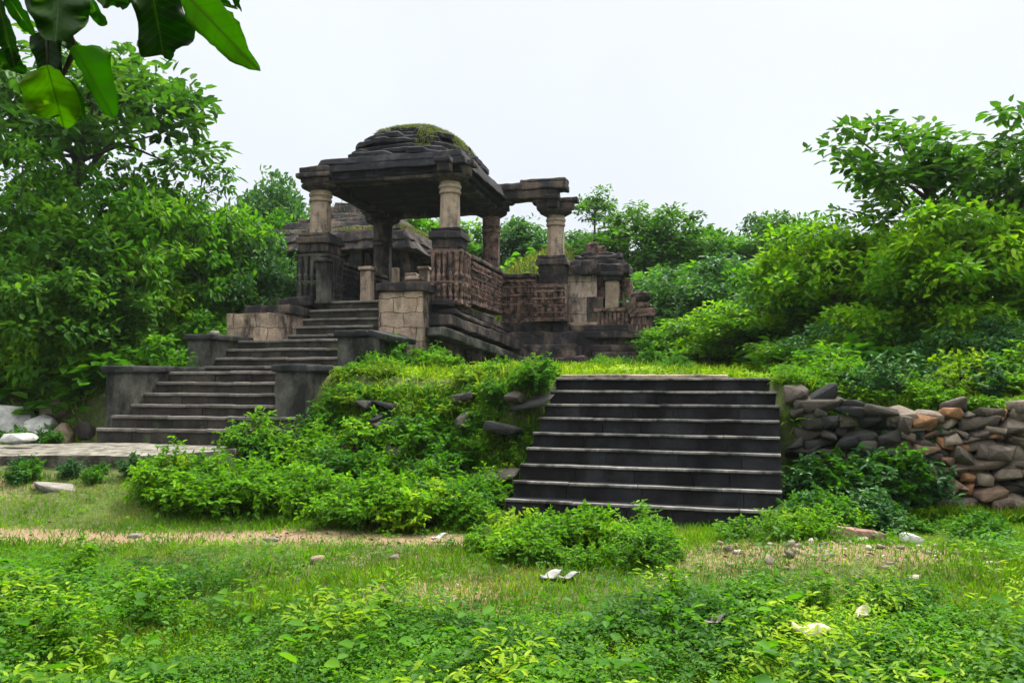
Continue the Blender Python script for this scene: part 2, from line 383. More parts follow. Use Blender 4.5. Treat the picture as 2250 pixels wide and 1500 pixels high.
# ------------------------------------------------------------------ left staircase and temple, one frame
TROT = R(-14); TO = (-6.2, 13.0, 0.0)
stair = empty('stone_staircase', TO, TROT)
tag(stair, 'long grey stone staircase in three flights climbing to the temple porch', 'staircase')
flightA = [(.0, .80), (.3, .98), (.6, 1.145), (.9, 1.325), (1.2, 1.51), (1.5, 1.69)]
def flight(name, steps, w0, w1, back, zb, widen=None):
    """steps: (s of the nosing, z of the tread)"""
    root_bm = bmesh.new(); tread_bm = bmesh.new()
    for k, (s, z) in enumerate(steps):
        s1 = steps[k + 1][0] + .04 if k + 1 < len(steps) else back
        a_, b_ = (w0, w1) if not widen or k >= widen[0] else (widen[1], widen[2])
        SEED[0] += 1
        x = a_
        while x < b_ - .05:
            n = min(b_, x + random.uniform(.45, 1.0))
            if b_ - n < .3: n = b_
            SEED[0] += 1; o_ = random.uniform(-.008, .008)
            jitter_box(root_bm, ((x + n) / 2, (s + .010 + o_ + s1) / 2, (zb + z - .012) / 2), (n - x - .005, s1 - s - .010 - o_, z - .012 - zb), .008, .012, .3, seed=SEED[0]); x = n
        # the tread slabs, two or three stones to a step
        x = a_
        while x < b_ - .05:
            n = min(b_, x + random.uniform(.7, 1.3));
            if b_ - n < .4: n = b_
            SEED[0] += 1
            jitter_box(tread_bm, ((x + n) / 2, s + .028, z - .024 + random.uniform(-.006, .006)), (n - x - .006, .10, .05), .009, .014, .16, seed=SEED[0],
                       tilt=(0, random.uniform(-.006, .006)))
            x = n
    f = link(name, bm_mesh(name, root_bm, ST_STEP), stair)
    link('nosing', bm_mesh('nosing', tread_bm, ST_WORN), f)
    return f
flight('flight', [(-.6, .80), (-.3, .98), (0, 1.145), (.3, 1.325), (.6, 1.51), (.9, 1.69)], 0, 2.6, 2.0, .4, (2, -.12, 3.1))
flight('flight', [(1.9, 1.80), (2.25, 1.97), (2.6, 2.15), (2.95, 2.34)], 0, 2.6, 3.7, 1.2)
flight('flight', [(3.55, 2.475), (3.85, 2.67), (4.15, 2.85), (4.45, 3.06), (4.75, 3.27)], .78, 2.52, 5.3, 1.8)
def cheek(boxes, cop):
    c = block('cheek_wall', ST_CHEEK, boxes, stair, rough=.012, bev=.015)
    block('coping', ST_COPING, cop, c, rough=.012, bev=.035)
    return c
cheek([(-.50, -.002, 0, 1.85, .5, 1.66)], [(-.56, .05, -.05, 1.9, 1.662, 1.78)])
cheek([(2.602, 3.12, 0, 1.85, .3, 1.66)], [(2.55, 3.18, -.05, 1.9, 1.662, 1.78)])
cheek([(-.55, -.002, 2.15, 3.45, 1.3, 2.30)], [(-.61, .05, 2.1, 3.5, 2.302, 2.42)])
cheek([(2.602, 3.42, 2.1, 3.45, 1.3, 2.32)], [(2.55, 3.2, 2.04, 3.5, 2.322, 2.44), (3.205, 3.62, 2.06, 3.48, 2.28, 2.40, {'tilt': (0, .3)})])
c = block('cheek_wall', ST_BRICK, [(-.6, .6, 3.47, 4.9, 1.5, 2.93)], stair, rough=.014, bev=.02)
block('coping', ST_DARK, [(-.4, .7, 3.75, 4.95, 2.932, 3.12), (.05, .76, 4.35, 5.1, 3.122, 3.34, {'tilt': (.0, -.1)})], c, rough=.02, bev=.04)
c = block('cheek_wall', ST_BRICK, [(2.53, 3.48, 4.1, 4.72, 1.5, 3.36)], stair, rough=.014, bev=.02)
block('coping', ST_DARK, [(2.48, 3.54, 4.04, 4.78, 3.362, 3.56)], c, rough=.02, bev=.04)

temple = empty('ruined_temple', TO, TROT)
tag(temple, 'ruined dark sandstone temple with domed pillared porch above the stairs', 'temple')

# plinths
block('plinth', ST_DARK, [
    (.3, 3.62, 4.8, 9.3, 1.4, 3.26),                       # under the porch
    (3.0, 3.75, 4.55, 8.4, 1.4, 2.95), (3.2, 4.05, 4.75, 8.3, 1.4, 2.55, {'tilt': (-.03, 0)}), (3.3, 4.4, 5.2, 8.0, 1.4, 2.2),
    (-1.2, .3, 5.1, 9.3, 1.4, 3.2)], temple, rough=.03, bev=.05)
# sloping fallen moulding courses along the right flank
bm = bmesh.new()
def beam(bm, p, q, w, h, rough=.02, seed=1):
    p, q = Vector(p), Vector(q); d = q - p; L_ = d.length
    b2 = bmesh.new(); jitter_box(b2, (0, 0, 0), (w, L_, h), rough, .03, .25, seed=seed)
    M = Matrix.Translation((p + q) / 2) @ d.to_track_quat('Y', 'Z').to_matrix().to_4x4()
    vm_ = {v: bm.verts.new(M @ v.co) for v in b2.verts}
    for f in b2.faces: bm.faces.new([vm_[v] for v in f.verts])
    b2.free()
beam(bm, (3.72, 4.5, 3.16), (4.15, 8.1, 2.78), .42, .14, .03, 3)
beam(bm, (3.85, 4.6, 2.98), (4.3, 8.0, 2.6), .4, .10, .03, 5)
beam(bm, (3.7, 4.45, 2.80), (4.5, 7.7, 2.36), .6, .22, .03, 7)
link('moulding', bm_mesh('moulding', bm, ST_DARK), temple)
bm = bmesh.new()
beam(bm, (3.5, 4.3, 2.55), (5.0, 7.3, 1.82), 1.0, .18, .03, 9)
link('moulding', bm_mesh('moulding', bm, ST_CHEEK), temple)
block('plinth', ST_DARK, [(3.7, 5.75, 8.0, 9.5, 1.4, 3.0), (3.9, 5.95, 7.75, 9.4, 1.4, 2.72), (4.0, 6.1, 7.5, 9.3, 1.4, 2.42), (4.1, 6.3, 7.25, 9.2, 1.4, 2.1)], temple, rough=.045, bev=.06, big=.06)

# pillars
def pillar(w, s, zb, zt, mat, r=.215, seed=0, cap='block', ped=None):
    p = empty('pillar', (w, s, zb)); p.parent = temple
    H = zt - zb; bm = bmesh.new()
    lathe(bm, (0, 0, 0), [(r * 1.06, 0), (r * 1.04, .05), (r, .12), (r * .95, H * .75)], 8, .012, seed, R(22.5))
    link('shaft', bm_mesh('shaft', bm, mat), p)
    bm = bmesh.new()
    lathe(bm, (0, 0, H * .75), [(r * .97, 0), (r * 1.08, .02), (r * 1.08, .07), (r * .98, .085), (r * 1.03, .12), (r * 1.12, .14), (r * 1.12, .19), (r * 1.0, .2), (r * 1.02, H * .25)], 18, .006, seed)
    link('neck_ring', bm_mesh('neck_ring', bm, mat), p)
    bm = bmesh.new()
    lathe(bm, (0, 0, H), [(r * 1.15, 0), (r * 1.75, .07), (r * 1.85, .12), (r * 1.5, .14)], 18, .012, seed)
    if cap == 'cross':
        for sx, sy in ((1.5, .46), (.46, 1.5)):
            jitter_box(bm, (0, 0, H + .24), (sx * .62, sy * .66, .2), .02, .04, .12, seed=seed)
            jitter_box(bm, (0, 0, H + .38), (sx * .78, sy * .78, .12), .02, .04, .12, seed=seed + 1)
    else:
        jitter_box(bm, (0, 0, H + .2), (.66, .66, .12), .015, .03, .14, seed=seed)
        jitter_box(bm, (0, 0, H + .31), (.82, .82, .10), .02, .03, .14, seed=seed + 2)
        jitter_box(bm, (0, 0, H + .43), (.72, .72, .13), .02, .03, .14, seed=seed + 3)
    link('capital', bm_mesh('capital', bm, ST_DARK), p)
    return p
pillar(.69, 5.06, 4.78, 5.78, ST_TAN, .235, 1)
pillar(3.75, 5.06, 4.74, 5.80, ST_TAN, .22, 2, 'cross')
pillar(3.72, 8.5, 4.05, 5.74, ST_PINK, .225, 3, 'cross')
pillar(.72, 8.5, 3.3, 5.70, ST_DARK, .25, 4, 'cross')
pillar(5.42, 8.45, 4.60, 5.68, ST_TAN, .225, 5, 'cross')

# pedestals
def pedestal(w0, w1, s0, s1, z0, z1, mat=ST_PINK, seed=0):
    p = block('pedestal', ST_DARK, [(w0 + .03, w1 - .03, s0 + .03, s1 - .03, z0, z1 - .42)], temple, rough=.02, bev=.03)
    W, S = (w0 + w1) / 2, (s0 + s1) / 2; hw, hs = (w1 - w0) / 2, (s1 - s0) / 2
    block('cap_block', ST_DARK, [
        (W - hw * .95, W + hw * .95, S - hs * .95, S + hs * .95, z1 - .418, z1 - .22),
        (W - hw * 1.14, W + hw * 1.14, S - hs * 1.14, S + hs * 1.14, z1 - .218, z1 - .06, {'taper': (.97, .97)}),
        (W - hw * .98, W + hw * .98, S - hs * .98, S + hs * .98, z1 - .058, z1 + .02)], p, rough=.02, bev=.035)
    if z1 - z0 < 1: return p
    # carved half columns and bands on the two seen faces
    bm = bmesh.new(); n = 5
    for k in range(n):
        x = w0 + (w1 - w0) * (k + .5) / n
        lathe(bm, (x, s0 - .01, z0 + .1), [(.055, 0), (.03, .06), (.05, .12), (.03, .2), (.06, .34), (.035, .4), (.055, .55), (.03, .62), (.06, z1 - z0 - .62)], 8, .02, k + seed)
        y = s0 + (s1 - s0) * (k + .5) / n
        lathe(bm, (w1 + .01, y, z0 + .1), [(.055, 0), (.03, .06), (.05, .12), (.03, .2), (.06, .34), (.035, .4), (.055, .55), (.03, .62), (.06, z1 - z0 - .62)], 8, .02, k + 9 + seed)
    for zz in (z0 + .06, z0 + .5, z1 - .5):
        jitter_box(bm, (W, S, zz), (2 * hw + .1, 2 * hs + .1, .07), .02, .02, .12, seed=seed + int(zz * 9))
    link('carving', bm_mesh('carving', bm, mat), p)
    return p
pedestal(.32, 1.06, 4.72, 5.42, 3.2, 4.78, ST_CHEEK, 1)
pedestal(3.42, 4.08, 4.74, 5.40, 3.1, 4.76, ST_PINK, 2)
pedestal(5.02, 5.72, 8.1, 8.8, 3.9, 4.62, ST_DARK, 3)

# carved parapets: a wall with rows of niches, colonnettes and bands
def parapet(p, q, z0, z1, t=.34, mat=ST_PINK, pitch=.2, cop=True, seed=0, out=1):
    """p,q: ends in the (w,s) plane; the carved face looks to the right of p->q when out=1"""
    p, q = Vector((*p, 0)), Vector((*q, 0)); d = q - p; L_ = d.length; ang = math.atan2(d.y, d.x)
    bm = bmesh.new(); H = z1 - z0
    jitter_box(bm, (L_ / 2, 0, H / 2), (L_, t, H), .012, .015, .3, seed=seed)
    par = bm_mesh('parapet', bm, ST_BACKSHADE if mat is ST_PINK else ST_DARK); o = link('parapet', par, temple); o.location = (p.x, p.y, z0); o.rotation_euler = (0, 0, ang)
    bm = bmesh.new(); f = -out * t / 2
    rows = [(.05, .10), (H * .22, .045), (H * .41, .035), (H * .60, .045), (H * .79, .05), (H * .92, .07)]
    for zz, hh in rows:
        jitter_box(bm, (L_ / 2, f, zz), (L_ - .01, .13, hh), .016, .012, .15, seed=seed + int(zz * 50))
    n = max(2, int(L_ / pitch)); rr = random.Random(seed)
    for k in range(n):
        x = L_ * (k + .5) / n
        for za, zb in ((.11, H * .195), (H * .245, H * .39), (H * .43, H * .575), (H * .625, H * .765), (H * .82, H * .88)):
            if rr.random() < .1: continue
            jitter_box(bm, (x, f, (za + zb) / 2), (pitch * rr.uniform(.5, .72), rr.uniform(.08, .12), zb - za), .02, .02, .1, seed=seed + k)
            jitter_box(bm, (x + pitch * .48, f, (za + zb) / 2), (pitch * .16, .075, zb - za), .012, .01, .1, seed=seed + k + 40)
            jitter_box(bm, (x + rr.uniform(-.02, .02), f - out * .06, za + (zb - za) * .55), (pitch * .2, .05, (zb - za) * .45), .012, .02, .1, seed=seed + k + 80)
    link('carving', bm_mesh('carving', bm, mat), o)
    if cop:
        bm = bmesh.new()
        jitter_box(bm, (L_ / 2, 0, H + .05), (L_ - .006, t + .16, .10), .018, .03, .18, seed=seed)
        link('coping', bm_mesh('coping', bm, ST_DARK), o)
    return o
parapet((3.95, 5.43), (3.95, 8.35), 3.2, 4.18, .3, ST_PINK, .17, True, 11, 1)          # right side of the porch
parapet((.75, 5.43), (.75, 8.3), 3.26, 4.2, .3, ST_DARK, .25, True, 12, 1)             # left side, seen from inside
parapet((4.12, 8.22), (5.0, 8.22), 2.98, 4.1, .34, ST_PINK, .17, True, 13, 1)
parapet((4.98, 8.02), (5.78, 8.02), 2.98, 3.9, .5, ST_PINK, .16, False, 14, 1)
# little pilasters inside the porch and beside the doorway
for (w, s, z0, z1, m_) in ((1.55, 5.7, 3.28, 4.05, ST_TAN), (2.0, 7.2, 3.28, 3.9, ST_PINK), (2.45, 8.4, 3.28, 3.75, ST_TAN), (1.02, 4.62, 3.2, 4.1, ST_CHEEK), (2.9, 5.2, 3.28, 3.72, ST_TAN), (1.5, 9.6, 3.6, 4.6, ST_TAN)):
    block('pilaster', m_, [(w - .13, w + .13, s - .12, s + .12, z0, z1), (w - .17, w + .17, s - .16, s + .16, z1 + .002, z1 + .09)], temple, rough=.012, bev=.03)

# porch roof: a stepped pyramid rounded by age, with grass on it
rc = (2.45, 6.85)
bm = bmesh.new(); rr = random.Random(3)
courses = [(5.98, 6.14, 1.66, 2.05), (6.12, 6.30, 1.76, 2.14), (6.29, 6.46, 1.70, 2.08), (6.45, 6.60, 1.58, 1.92), (6.59, 6.74, 1.48, 1.78), (6.73, 6.88, 1.42, 1.66),
           (6.87, 7.02, 1.35, 1.56), (7.01, 7.15, 1.24, 1.42), (7.14, 7.28, 1.08, 1.22), (7.27, 7.41, .86, .98), (7.40, 7.52, .56, .64)]
def round_course(bm, c, hw, hs, z0, z1, p, seed):
    """one corbelled ring of the dome: a rounded square with a worn, broken edge"""
    seg = 72; rings = []
    for r_, z in ((.985, z0), (1.0, z0 + .02), (1.0, z1 - .035), (.975, z1 - .008), (.86, z1)):
        ring = []
        for k in range(seg):
            a_ = 2 * math.pi * k / seg; ca, sa = math.cos(a_), math.sin(a_)
            q = (abs(ca) ** p + abs(sa) ** p) ** (-1 / p)
            pt = Vector((ca * q * hw * r_, sa * q * hs * r_, 0)); chip = mnoise.noise(Vector((pt.x * 2.2, pt.y * 2.2, seed * 3.1)))
            blk = mnoise.cell(Vector((a_ * 3.4 + seed * .37, seed * 5.0, 0))) if hasattr(mnoise, 'cell') else 0
            k_ = 1 + .022 * chip + .055 * (blk - .5)
            ring.append(bm.verts.new(Vector((c[0] + pt.x * k_, c[1] + pt.y * k_, z + .03 * (blk - .5) * (z > z0 + .03))) + mnoise.noise_vector(pt * 5 + Vector((seed, 0, z * 4))) * .011))
        rings.append(ring)
    for a_, b_ in zip(rings, rings[1:]):
        for k in range(seg): bm.faces.new((a_[k], a_[(k + 1) % seg], b_[(k + 1) % seg], b_[k]))
    bm.faces.new(rings[0][::-1]); bm.faces.new(rings[-1])
for k, (z0, z1, hw, hs) in enumerate(courses):
    cx = rc[0] + rr.uniform(-.03, .03) - .010 * k
    if k < 3: jitter_box(bm, (cx, rc[1], (z0 + z1) / 2), (2 * hw, 2 * hs, z1 - z0 - .004), .016, .03, .16, seed=k + 30, taper=(.965, .965), big=.018)
    else: round_course(bm, (cx, rc[1]), hw * 1.02, hs * 1.02, z0, z1 - .003, 3.4 - .11 * k, k + 3)
roof = link('porch_roof', bm_mesh('porch_roof', bm, ST_ROOF), temple)
block('eave_beam', ST_DARK, [(.9, 4.0, 4.86, 5.26, 5.9, 6.0), (.9, 4.0, 8.3, 8.7, 5.85, 6.0), (.55, .95, 4.8, 8.75, 5.9, 5.99), (3.55, 3.95, 5.3, 8.28, 5.9, 6.0)], temple, rough=.02, bev=.03)
# lintel to the outer pillar
block('lintel', ST_DARK, [(3.95, 5.5, 8.2, 8.72, 6.12, 6.34), (3.9, 5.72, 8.15, 8.8, 6.342, 6.52), (4.55, 5.72, 8.18, 8.75, 6.522, 6.60)], temple, rough=.03, bev=.04)

# right wing, measured off the photograph in the temple's own frame
_c, _s = math.cos(TROT), math.sin(TROT)
def wz(px, py, s_):
    """photo pixel on the upright plane at depth s_ -> (w, z)"""
    lo, hi = -5.0, 15.0
    for _ in range(40):
        w = (lo + hi) / 2; X = TO[0] + w * _c - s_ * _s; Y = TO[1] + w * _s + s_ * _c
        if X / Y < (px - 1125) / FPX: lo = w
        else: hi = w
    return w, at(px, py, Y).z
def pb(px0, px1, py0, py1, s_, d, **k):
    w0, z1 = wz(px0, py0, s_); w1, _ = wz(px1, py0, s_); _, z0 = wz((px0 + px1) / 2, py1, s_)
    return (w0, w1, s_, s_ + d, z0, z1, k)
block('plinth', ST_DARK, [pb(1285, 1440, 728, 742, 8.25, 2.2), pb(1300, 1432, 743, 757, 8.4, 2.0), pb(1295, 1445, 758, 772, 8.15, 2.3), pb(1300, 1455, 773, 810, 8.05, 2.4), pb(1440, 1478, 780, 812, 7.9, 2.0), pb(1430, 1450, 742, 772, 8.2, 1.6), pb(1252, 1435, 714, 727, 8.5, 2), pb(1240, 1300, 728, 800, 8.3, 1.5)], temple, rough=.02, bev=.03)
block('wing_wall', ST_WALL, [pb(1246, 1312, 604, 716, 8.62, .5)], temple, rough=.015, bev=.02)
block('wing_wall', ST_PINK, [pb(1308, 1385, 676, 716, 8.62, .6), pb(1305, 1372, 600, 680, 8.9, .5), pb(1368, 1388, 612, 680, 8.8, .5)], temple, rough=.03, bev=.03)
block('wing_wall', ST_WALL, [pb(1388, 1436, 690, 727, 8.55, .6, cuts=.1)], temple, rough=.02, bev=.03)
for q in (pb(1290, 1326, 652, 712, 8.58, .3), pb(1366, 1398, 655, 700, 8.6, .4)): block('broken_wall', ST_DARK, [q], temple, rough=.03, bev=.03)
block('broken_wall', ST_PINK, [pb(1396, 1428, 664, 676, 8.7, .4), pb(1380, 1442, 677, 690, 8.5, .6)], temple, rough=.03, bev=.03)
for q, m_ in ((pb(765, 792, 548, 592, 9.6, .25), ST_CHEEK), (pb(852, 872, 588, 628, 9.4, .2), ST_TAN), (pb(885, 912, 600, 632, 9.5, .3), ST_TAN), (pb(648, 668, 575, 655, 5.6, .2), ST_CHEEK)): block('pilaster', m_, [q], temple, rough=.015, bev=.03)
p = block('pilaster', ST_TAN, [pb(1330, 1361, 616, 678, 8.58, .3)], temple, rough=.015, bev=.05)
block('capital', ST_DARK, [pb(1326, 1365, 605, 615.5, 8.52, .4), pb(1320, 1372, 596, 604.5, 8.48, .45)], p, rough=.02, bev=.03)
block('broken_gable', ST_DARK, [pb(1244, 1385, 583, 604, 8.5, .9), pb(1278, 1310, 572, 603, 8.4, .4), pb(1250, 1376, 572, 583, 8.6, .8), pb(1262, 1366, 562, 572, 8.7, .7), pb(1280, 1350, 553, 562, 8.8, .6)], temple, rough=.05, bev=.06, big=.06)
block('broken_gable', ST_PINK, [pb(1286, 1312, 534, 555, 8.85, .35, rz=.3), pb(1312, 1330, 542, 556, 8.9, .3)], temple, rough=.04, bev=.04)
block('carved_band', ST_PINK, [pb(1312 + 9 * k, 1318 + 9 * k, 683 + (k % 2) * 4, 714, 8.56, .1) for k in range(8)] + [pb(1305, 1388, 678, 684, 8.53, .2)], temple, rough=.018, bev=.012)
block('carved_band', ST_PINK, [pb(1389 + 8 * k, 1394 + 8 * k, 694, 725, 8.49, .1) for k in range(6)] + [pb(1385, 1440, 689, 695, 8.45, .2), pb(1386, 1438, 724, 728, 8.45, .2)], temple, rough=.018, bev=.012)
block('moulding', ST_TAN, [pb(1246, 1312, 708, 715, 8.52, .2)], temple, rough=.018, bev=.012)
w_, z_ = wz(1408, 664, 8.8); bm = bmesh.new(); lathe(bm, (w_, 8.9, z_), [(.1, 0), (.22, .05), (.27, .13), (.25, .22), (.12, .3)], 14, .02, 3)
link('finial', bm_mesh('finial', bm, ST_DARK), temple)
# hall behind to the left, with its own stepped roof
shrine = empty('side_shrine', TO, TROT)
tag(shrine, 'dark shrine with broken stepped roof standing behind the porch on its left', 'shrine')
sc_ = (-1.55, 11.7)
block('wall', ST_DARK, [(sc_[0] - 1.7, sc_[0] + 2.1, 10.6, 13.2, 1.8, 5.4)], shrine, rough=.03, bev=.05)
bm = bmesh.new()
for k, (z0, z1, hw) in enumerate([(5.25, 5.55, 2.5), (5.5, 5.8, 2.42), (5.78, 6.0, 2.2), (5.98, 6.2, 1.9), (6.18, 6.4, 1.6), (6.38, 6.6, 1.3), (6.58, 6.85, 1.02), (6.83, 7.05, .75), (7.03, 7.25, .45)]):
    jitter_box(bm, (sc_[0] + .2, sc_[1] + .2, (z0 + z1) / 2), (2 * hw, 2 * hw, z1 - z0), .04, .06, .25, seed=k + 60, taper=(.94, .94), big=.07)
srf = link('roof', bm_mesh('roof', bm, ST_DARK), shrine)
for dx in (-1.9, -.8, .9, 2.1):
    bm = bmesh.new(); lathe(bm, (sc_[0] + dx, 10.2, 2.6), [(.2, 0), (.19, 1.9), (.3, 2.0), (.32, 2.2), (.22, 2.65)], 10, .01, dx)
    link('pillar', bm_mesh('pillar', bm, ST_DARK if dx != .9 else ST_TAN), shrine)
block('platform', ST_DARK, [(sc_[0] - 2.4, sc_[0] + 2.6, 9.4, 13.5, 1.4, 2.6)], shrine, rough=.03, bev=.05)

# ------------------------------------------------------------------ right staircase
ST2 = R(-18)
st2 = empty('black_staircase', (-.08, 9.0, 0), ST2)
tag(st2, 'wide blackened stone staircase of nine steps rising to the grassy terrace', 'staircase')
W2 = 2.95; bm = bmesh.new(); tb = bmesh.new()
for k in range(9):
    z = .20 + .17 * k; s = .275 * k; s1 = .275 * (k + 1) + .03 if k < 8 else 3.0
    x0 = 0.0; x1 = W2
    SEED[0] += 1
    x = x0
    while x < x1 - .05:
        n = min(x1, x + random.uniform(.4, .95))
        if x1 - n < .3: n = x1
        SEED[0] += 1; o_ = random.uniform(-.007, .007)
        jitter_box(bm, ((x + n) / 2, (s + .010 + o_ + s1) / 2, (z - .012 - .3) / 2), (n - x - .004, s1 - s - .010 - o_, z - .012 + .3), .006, .010, .3, seed=SEED[0]); x = n
    x = x0
    while x < x1 - .05:
        n = min(x1, x + random.uniform(.6, 1.1))
        if x1 - n < .4: n = x1
        SEED[0] += 1
        jitter_box(tb, ((x + n) / 2, s + .014, z - .014 + random.uniform(-.004, .004)), (n - x - .005, .06, .03), .005, .010, .18, seed=SEED[0])
        x = n
f = link('flight', bm_mesh('flight', bm, ST_BLACKSTEP), st2)
link('nosing', bm_mesh('nosing', tb, ST_TREAD), f)
block('landing_slab', ST_TAN, [(.05, 1.35, 2.36, 2.72, 1.5, 1.612), (1.356, 2.3, 2.36, 2.72, 1.5, 1.605)], st2, rough=.012, bev=.02)

# ------------------------------------------------------------------ rubble retaining walls
ICO = bmesh.new(); bmesh.ops.create_icosphere(ICO, subdivisions=2, radius=1)
ICO_V = np.array([v.co[:] for v in ICO.verts]); ICO_F = np.array([[v.index for v in f.verts] for f in ICO.faces]); ICO.free()
def stone_arrays(c, size, rot, seed, boxy=.34, rough=.24):
    P = ICO_V.copy(); P = np.sign(P) * np.abs(P) ** boxy
    off = Vector((seed * 2.3, seed * .7, seed * 1.9))
    D = np.array([mnoise.noise_vector(Vector(p) * 1.3 + off)[:] for p in P]); P = P + D * rough * 1.6
    D = np.array([mnoise.noise_vector(Vector(p) * 4 + off)[:] for p in P]); P = P + D * rough * .45
    rg = np.random.default_rng(int(seed * 977) + 5)
    for _ in range(15):
        nn = rg.normal(size=3); nn /= np.linalg.norm(nn); lim = rg.uniform(.42, .84); dd = P @ nn
        P = P - np.maximum(dd - lim, 0)[:, None] * nn * .92
    P = P * np.array(size) * .66
    M = np.array(rot)
    return P @ M.T + np.array(c)
def hull_stone(c, size, rot, seed, n=15, boxy=.4):
    """a broken stone: the hull of a few points near a block's surface"""
    rg = np.random.default_rng(int(seed * 991) + 3); d = rdir_(rg, n); Q = np.sign(d) * np.abs(d) ** boxy * rg.uniform(.82, 1.05, (n, 1))
    b2 = bmesh.new(); [b2.verts.new(q) for q in Q]
    bmesh.ops.convex_hull(b2, input=list(b2.verts)); bmesh.ops.delete(b2, geom=[v for v in b2.verts if not v.link_faces], context='VERTS')
    bmesh.ops.bevel(b2, geom=list(b2.edges), offset=.05, segments=1, affect='EDGES'); bmesh.ops.triangulate(b2, faces=list(b2.faces))
    b2.verts.index_update(); P = np.array([v.co[:] for v in b2.verts]); F = np.array([[v.index for v in f.verts] for f in b2.faces]); b2.free()
    return (P * np.array(size) * .54) @ np.array(rot).T + np.array(c), F
def rdir_(rng, n):
    a = rng.normal(size=(n, 3)); return a / np.linalg.norm(a, axis=1, keepdims=True)
def rubble_wall(name, pts, top_off, label, seed, hmin=.05, hmax=.13, batter=.12, keep=1.0, push=0.0, mat=None):
    """stones laid in rough courses against the bank along the polyline pts"""
    rr = random.Random(seed); VV, FF, AA = [], [], []; nv = 0
    for (a_, b_) in zip(pts, pts[1:]):
        a2, b2 = Vector((*a_, 0)), Vector((*b_, 0)); d = b2 - a2; L_ = d.length; t = d.normalized(); nrm = Vector((t.y, -t.x, 0))
        rz = math.atan2(t.y, t.x); z = -.15
        while z < 1.75:
            h = rr.uniform(hmin, hmax); x = rr.uniform(-.2, 0)
            while x < L_:
                ln = rr.uniform(.10, .34) * (1 if rr.random() < .85 else 1.5)
                p = a2 + t * (x + ln / 2); zt = float(upper(p.x, p.y + .5)) + top_off; zb = float(lower(p.x, p.y))
                hh = h * rr.uniform(.75, 1.35)
                if z + hh * .6 < zt + rr.uniform(-.05, .05) and z + hh > zb - .1 and rr.random() < keep:
                    off = nrm * (.10 + push * (.75 - (z - zb)) - batter * (z - zb) + rr.uniform(-.07, .07))
                    rot = (Matrix.Rotation(rz + rr.uniform(-.15, .15), 3, 'Z') @ Matrix.Rotation(rr.uniform(-.35, .35), 3, 'Y') @ Matrix.Rotation(rr.uniform(-.3, .3), 3, 'X'))
                    P, F1 = hull_stone((p.x + off.x, p.y + off.y, z + h / 2), (ln * 1.22, .40, hh * 1.4), rot, rr.random() * 90)
                    VV.append(P); FF.append(F1 + nv); nv += len(P); AA.append(np.full(len(F1), rr.random()))
                x += ln * .97
            z += h * .93
    me_ = np_mesh(name, np.concatenate(VV), np.concatenate(FF), mat or RUBBLE, np.concatenate(AA))
    o = link(name, me_); tag(o, label, 'wall'); return o
rubble_wall('rubble_wall', [(4.5, 9.15), (6.0, 8.9), (9.5, 8.4)], .04, 'dry rubble retaining wall at the right edge, orange and grey stones', 5)
rubble_wall('rubble_wall', [(3.42, 9.42), (4.55, 9.15)], -.03, 'dark mossy stone retaining wall joining the black staircase', 15, hmin=.08, hmax=.16, mat=RUBBLE_DARK)
rubble_wall('rubble_wall', [(-3.1, 12.1), (.1, 10.2)], -.12, 'overgrown rubble retaining wall between the two staircases', 8, keep=.055, push=.6, mat=RUBBLE_DARK)

# path slab at the foot of the left stair
bm = bmesh.new()
prof = [(-12, 11.8), (-9, 11.8), (-7.6, 12.1), (-6.6, 12.35), (-4.6, 12.0), (-3.9, 11.5), (-3.8, 11.0), (-4.2, 10.6), (-4.7, 10.3), (-5.3, 10.1), (-6.0, 10.05), (-6.8, 10.2), (-8.5, 10.2), (-12, 10.3)]
fine = []
for (x0, y0), (x1, y1) in zip(prof, prof[1:] + prof[:1]):
    n = max(2, int(math.hypot(x1 - x0, y1 - y0) / .12))
    for k in range(n):
        p_ = Vector((x0 + (x1 - x0) * k / n, y0 + (y1 - y0) * k / n, 0)); fine.append(p_ + mnoise.noise_vector(p_ * 2.3) * .16 + mnoise.noise_vector(p_ * 7) * .05)
top = [bm.verts.new((p_.x, p_.y, .575 + .012 * math.sin(p_.x * 3) + .01 * mnoise.noise(p_ * 6))) for p_ in fine]; bot = [bm.verts.new((p_.x + .0, p_.y + .12, .25)) for p_ in fine]
bm.faces.new(top[::-1]); n = len(top)
for k in range(n): bm.faces.new((top[k], top[(k + 1) % n], bot[(k + 1) % n], bot[k]))
bmesh.ops.recalc_face_normals(bm, faces=list(bm.faces))
tag(link('path', bm_mesh('path', bm, SLAB)), kind='structure')

# ------------------------------------------------------------------ leaves
def unit(a): return a / np.maximum(np.linalg.norm(a, axis=-1, keepdims=True), 1e-9)
def leaves(P, D, Nn, Ln, Wd, v, fold=.18, droop=.15):
    """P base points, D midrib directions, Nn rough normals -> vertices, quads, one value per quad"""
    D = unit(D); S = unit(np.cross(D, Nn)); Nn = np.cross(S, D); L_ = Ln[:, None]; W_ = Wd[:, None]
    b = P; tip = P + D * L_ - Nn * L_ * droop
    m1 = P + D * L_ * .30; m2 = P + D * L_ * .68 - Nn * L_ * droop * .4
    up = Nn * W_ * fold
    V_ = np.stack([b, m1 + S * W_ * .5 + up, m2 + S * W_ * .42 + up, tip, m2 - S * W_ * .42 + up, m1 - S * W_ * .5 + up], 1).reshape(-1, 3)
    i_ = np.arange(len(P))[:, None] * 6
    F_ = np.concatenate([i_ + np.array([[0, 1, 2, 3]]), i_ + np.array([[0, 3, 4, 5]])], 1).reshape(-1, 4)
    return V_, F_, np.repeat(v, 2)
def rdir(rng, n): return unit(rng.normal(size=(n, 3)))

